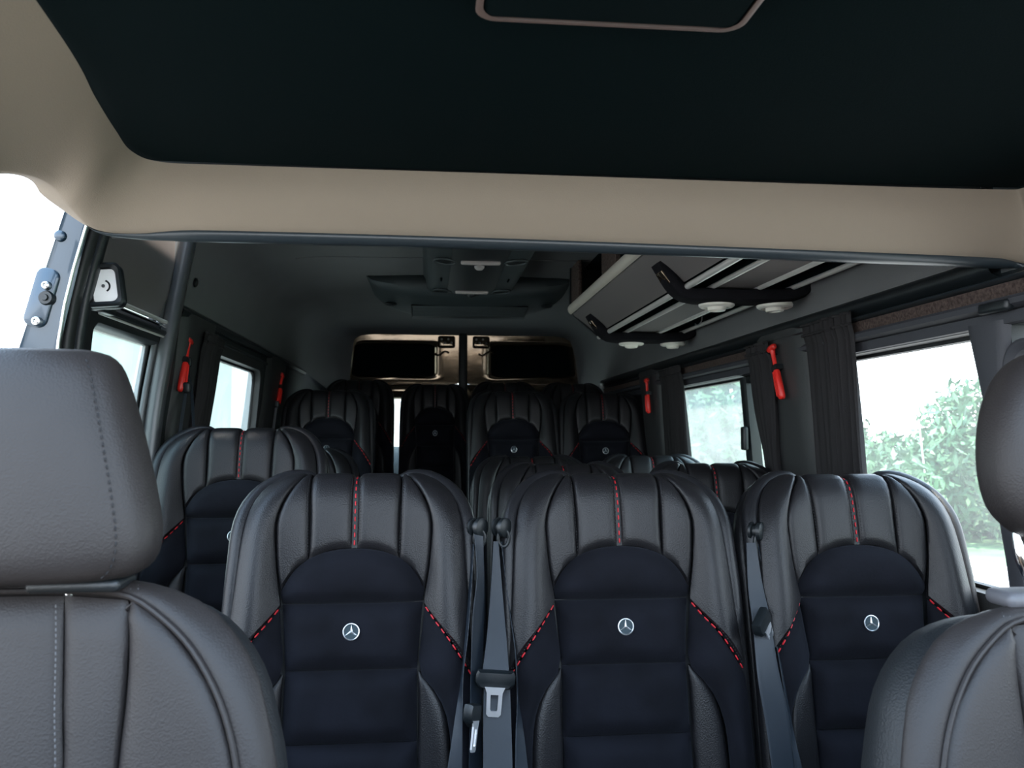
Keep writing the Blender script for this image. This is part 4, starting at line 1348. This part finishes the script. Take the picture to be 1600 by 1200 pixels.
def front_seat(label, cx, lift, raised):
    root = empty('front_seat', (cx, 0.85, 0))
    tag(root, label, 'seat')
    tf = reclined(FA, 1.08 - (0.045 if raised else 0.0))

    def pad(name, curves, nu, nv, pil, edge, m=FRONTLEA, both=True, skirt=10):
        G = padgrid(curves, nu, nv, pil, edge, skirt)
        MB().grid(tf(G)).build(name, m, root)
        if both: MB().grid(tf(mir(G))).build(name, m, root)
    pin = [(0, -9, 0), (70, -9.5, 0), (112, -11, 1), (138, -17, 2), (162, -32, 4), (192, -58, 7), (216, -90, 10), (234, -125, 12), (248, -172, 13), (258, -260, 14), (262, -400, 14), (260, -640, 14)]
    pout = [(0, 2, -22), (80, 1, -22), (130, -2, -22), (170, -10, -20), (208, -28, -16), (238, -58, -12), (258, -92, -9), (270, -130, -7), (282, -180, -5), (284, -270, -3), (282, -400, -2), (278, -640, 0)]
    pm = [(0, -1, -7), (76, -2, -7), (122, -4, -6), (156, -15, -2), (187, -38, 2), (218, -66, 4), (240, -98, 7), (255, -132, 9), (268, -178, 11), (273, -265, 13), (273, -400, 14), (269, -640, 15)]
    pad('border_panel', [pin, pm, pout], 10, 40, 4, 10)
    # piping
    for s in (1, -1):
        MB().tube(tf(cr(np.array(pin) * np.array([s, 1, 1]) + np.array([0, 0, 3]), 60)), 3.0 * MM, 8).build('piping', FRONTLEA, root)
    q = lambda x, t: (x, t, 0)
    c0 = [q(-73, -14), q(-78, -60), q(-84, -120), q(-90, -166), q(-94, -300), q(-96, -640)]
    pad('centre_panel', [c0, [(x * 0.5, t, 3) for x, t, d in c0], [(0, t, 4) for x, t, d in c0], [(-x * 0.5, t, 3) for x, t, d in c0], [(-x, t, d) for x, t, d in c0]], 18, 22, 7, 20, both=False)
    s1 = [q(74, -14), q(79, -60), q(85, -120), q(91, -166), q(95, -300), q(97, -640)]
    s2 = [q(133, -19), q(137, -60), q(138, -120), q(137, -168), q(140, -300), q(142, -640)]
    pad('channel_panel', [s1, s2], 10, 20, 7, 18)
    s3 = [q(135, -20), q(139, -60), q(140, -120), q(139, -168), q(142, -300), q(144, -640)]
    s4 = [(140, -21, 1), (164, -36, 3), (190, -62, 6), (213, -93, 9), (230, -128, 11), (244, -175, 12), (254, -262, 13), (258, -400, 13), (256, -640, 13)]
    pad('outer_panel', [s3, [((a[0] + b[0]) / 2 + 2, (a[1] + b[1]) / 2, 6) for a, b in zip([cr(s3, 9)[k] for k in range(9)], s4)], s4], 12, 24, 7, 18)
    m = MB()
    for s in (1, -1):
        dashes(m, [(70 * s, -22, 8), (75 * s, -60, 9), (81 * s, -120, 9), (87 * s, -166, 9), (91 * s, -300, 9)], tf, 3.2, 2.2, 1.3, 1.0)
        for dx_ in (0, 7):
            dashes(m, [((128 + dx_) * s, -2, -19), ((132 + dx_) * s, -4, -6), ((136 + dx_) * s, -12, 4)], tf, 3.0, 2.2, 1.2, 1.0)
    m.build('grey_stitching', GRYTH, root)['kind'] = 'stuff'
    # shell
    full = cr([(x, t) for x, t, d in pout], 40)
    full = np.vstack([full, (full * np.array([-1, 1]))[::-1]])
    rings = []
    for sc, d in ((0, -8), (0.85, -8), (0.95, -30), (0.985, -60), (0.98, -95), (0.93, -115), (0.5, -125), (0, -125)):
        rings.append([(p[0] * sc, -330 + (p[1] + 330) * sc, d) for p in full])
    MB().grid(tf(np.array(rings)), cv=True).build('back_shell', SHELL, root)
    # headrest
    z0 = 1.083 + lift
    ry = 0.0
    lev = [(0.000, 0.120, 0.030), (0.003, 0.138, 0.040), (0.010, 0.150, 0.047), (0.022, 0.1575, 0.052), (0.045, 0.1590, 0.055), (0.085, 0.151, 0.056), (0.125, 0.140, 0.055), (0.160, 0.1295, 0.052), (0.190, 0.119, 0.047), (0.207, 0.111, 0.041), (0.2165, 0.101, 0.033), (0.221, 0.086, 0.022)]
    if raised:
        lev = [(0.000, 0.085, 0.028), (0.005, 0.105, 0.040), (0.016, 0.124, 0.048), (0.036, 0.142, 0.053), (0.060, 0.149, 0.055), (0.090, 0.150, 0.056), (0.125, 0.1455, 0.055), (0.155, 0.137, 0.052), (0.180, 0.124, 0.047), (0.197, 0.109, 0.040), (0.207, 0.094, 0.032), (0.212, 0.078, 0.020)]
    Q = np.array(lev)
    zi = np.linspace(0, 1, 34)
    LV = cr(Q, 34)
    NT = 64
    ex = 3.0
    G = []
    for dz, hw, hd in LV:
        row = []
        for k in range(NT):
            th = 2 * PI * k / NT
            c_, s_ = math.cos(th), math.sin(th)
            x = hw * np.sign(c_) * abs(c_) ** (2 / ex)
            y = hd * np.sign(s_) * abs(s_) ** (2 / ex)
            lean = 0.10 * (dz - 0.1)
            fx = abs(x) / hw
            seam = 0.0022 * math.exp(-((fx - 0.86) / 0.018) ** 2) * (1 if y < 0 else 0)
            row.append((x, 0.005 + y + lean + seam - (0.006 * (1 - fx ** 2) if y < 0 else 0), z0 + dz))
        G.append(row)
    G = np.array(G)
    kk = [k for k in range(NT)]
    frontk = [k for k in kk if math.sin(2 * PI * k / NT) < -0.02 and abs(math.cos(2 * PI * k / NT)) ** (2 / ex) <= 0.865]
    frontk = sorted(frontk)
    hr = MB().grid(G[:, frontk])
    hro = hr.build('headrest', FRONTLEA, root)
    rest = [k % NT for k in range(frontk[-1], frontk[0] + NT + 1)]
    mb = MB().grid(G[:, rest])
    mb.add(G[0], [tuple(range(NT))])
    mb.add(G[-1], [tuple(range(NT))])
    mb.build('headrest_cover', FRONTLEA, root)
    m = MB()
    for idx in (frontk[0], frontk[-1]):
        pth = G[3:-3, idx] + np.array([0, -0.0015, 0])
        dd = (pth - np.array([0, 0, 0])) * 1000
        s_ = 0
        L = np.concatenate([[0], np.cumsum(np.linalg.norm(np.diff(pth, axis=0), axis=1))])
        while s_ + 0.005 < L[-1]:
            a = np.array([np.interp(s_, L, pth[:, k]) for k in range(3)])
            b = np.array([np.interp(s_ + 0.0042, L, pth[:, k]) for k in range(3)])
            m.tube([a, (a + b) / 2 + np.array([0, -0.0006, 0]), b], [0.0006, 0.0009, 0.0006], 5)
            s_ += 0.0072
    m.build('headrest_stitching', BLKTH, root)['kind'] = 'stuff'
    for s in (1, -1):
        if raised:
            MB().tube(cr([(s * 0.110, 0.012, z0 + 0.02), (s * 0.112, 0.006, z0 - 0.012), (s * 0.104, 0.004, z0 - 0.035), (s * 0.094, 0.014, z0 - 0.060), (s * 0.090, 0.026, z0 - 0.12)], 20), 0.0075, 12).build('headrest_post', CHROME, root)
            MB().tube(cr([(s * 0.085, 0.03, z0 + 0.02), (s * 0.085, 0.026, z0 - 0.03), (s * 0.070, 0.034, z0 - 0.070), (s * 0.070, 0.040, z0 - 0.12)], 14), 0.006, 12).build('headrest_post', CHROME, root)
        else:
            MB().tube([(s * 0.075, 0.005, z0 + 0.02), (s * 0.075, 0.005, z0 - 0.06)], 0.006, 12).build('headrest_post', CHROME, root)
            rbox('post_collar', (s * 0.09, -0.004, z0 - 0.004), (0.085, 0.05, 0.012), 0.005, BLKPLA, root)
    if raised:
        rbox('post_collar', (-0.094, 0.026, 1.040), (0.070, 0.046, 0.018), 0.008, COLLAR, root)
        rbox('armrest', (-0.345, -0.22, 0.80), (0.07, 0.30, 0.07), 0.03, FRONTLEA, root)
    # cushion and base
    rbox('seat_cushion', (0, -0.36, 0.42), (0.52, 0.50, 0.14), 0.05, FRONTLEA, root, seg=5)
    rbox('pedestal', (0, -0.32, 0.17), (0.42, 0.40, 0.36), 0.02, BLKPLA, root)
    return root


front_seat('grey-black leather front seat with lowered headrest on the left', -0.42, 0.0, False)
front_seat('grey-black leather front seat with raised headrest on chrome posts at right', 0.755, 0.018, True)

# ------------------------------------------------------------------ outside
GZ = -0.62
gr = MB().box((0, 20, GZ - 0.05), (160, 160, 0.1)).build('ground', ASPH, smooth=False)
tag(gr, kind='structure')
kb = empty('kerb', (7.35, 10, GZ))
tag(kb, 'low white kerb along the grass outside the right windows', 'kerb')
MB().box((0, 0, 0.06), (0.45, 70, 0.12)).build('kerb_stone', WHITEP, kb, smooth=False)
vg = MB().box((22.8, 25, GZ + 0.02), (30, 100, 0.04)).build('ground_verge', LEAF2, smooth=False)
tag(vg, kind='structure')


def tree(label, x, y, R, h, n, m, leaf=0.16, squash=0.8, seed=0, frond=False):
    r = np.random.default_rng(seed)
    root = empty('tree', (x, y, GZ))
    tag(root, label, 'tree', 'trees beyond the right windows')
    MB().tube([(0, 0, 0), (0.05, 0.02, h * 0.45), (0.1, 0.0, h * 0.75)], [0.14, 0.11, 0.06], 8).build('trunk', BARK, root)
    mb = MB()
    V = np.zeros((n * 4, 3))
    blobs = [(r.normal(0, 0.48, 3) * R * np.array([1, 1, squash]), R * r.uniform(0.30, 0.55)) for _ in range(16)]
    for k in range(n):
        c, br = blobs[r.integers(len(blobs))]
        d = r.normal(0, 1, 3)
        d /= np.linalg.norm(d)
        p = c + d * br * r.uniform(0.6, 1.05) + np.array([0, 0, h])
        p[2] = max(p[2], 0.1)
        a = r.normal(0, 1, 3); a /= np.linalg.norm(a)
        b = np.cross(a, r.normal(0, 1, 3)); b /= np.linalg.norm(b) + 1e-9
        ll = leaf * r.uniform(0.7, 1.5)
        ww = leaf * 0.38
        V[k * 4:k * 4 + 4] = [p - a * ll, p + b * ww, p + a * ll, p - b * ww]
    mb.add(V, [(4 * k, 4 * k + 1, 4 * k + 2, 4 * k + 3) for k in range(n)])
    o = mb.build('crown', m, root, smooth=False, normals=False)
    return root


tree('pale green bushy tree nearest the clear right window', 10.0, 14.6, 2.0, 0.95, 16000, LEAF, leaf=0.105, squash=0.5, seed=1)
tree('low pale bush behind the curtain edge of the clear right window', 10.6, 18.6, 1.2, 0.65, 8000, LEAF2, leaf=0.10, seed=2)
tree('taller olive tree behind the bushy one', 13.6, 17.2, 1.5, 1.5, 9000, LEAF2, leaf=0.12, seed=3)
tree('bushy tree seen through the tinted right sliding window', 10.8, 29.5, 3.0, 2.0, 14000, LEAF, leaf=0.19, seed=4)
tree('second tree seen through the tinted right sliding window', 12.5, 38.0, 3.4, 2.4, 12000, LEAF2, leaf=0.22, seed=5)
tree('bush close to the front door window on the right', 10.5, 9.6, 1.2, 0.6, 3600, LEAF, seed=6)
po = MB().tube([(0, 0, 0), (0, 0.10, 1.0), (0, 0.26, 2.10)], [0.013, 0.012, 0.010], 8).build('white_pole', WHITEP)
po.location = (8.2, 13.0, GZ)
tag(po, 'thin white pole standing before the trees outside', 'pole')

bd = empty('building', (-7.0, 26, GZ))
tag(bd, 'pale green-grey rendered building outside the left windows', 'building')
MB().box((0, 12.9, 4.0), (0.4, 44, 8.0)).build('facade', RENDERW, bd, smooth=False)
MB().box((0.26, 6.3, 3.6), (0.12, 5.5, 3.2)).build('white_shutter', LILAC, bd, smooth=False)
for yy in (-3, 13, 22, 30):
    MB().box((0.24, yy, 3.5), (0.10, 0.35, 7.0)).build('pilaster', CONC, bd, smooth=False)
MB().box((0.3, 12.9, 8.05), (0.8, 44.4, 0.25)).build('cornice', CONC, bd, smooth=False)
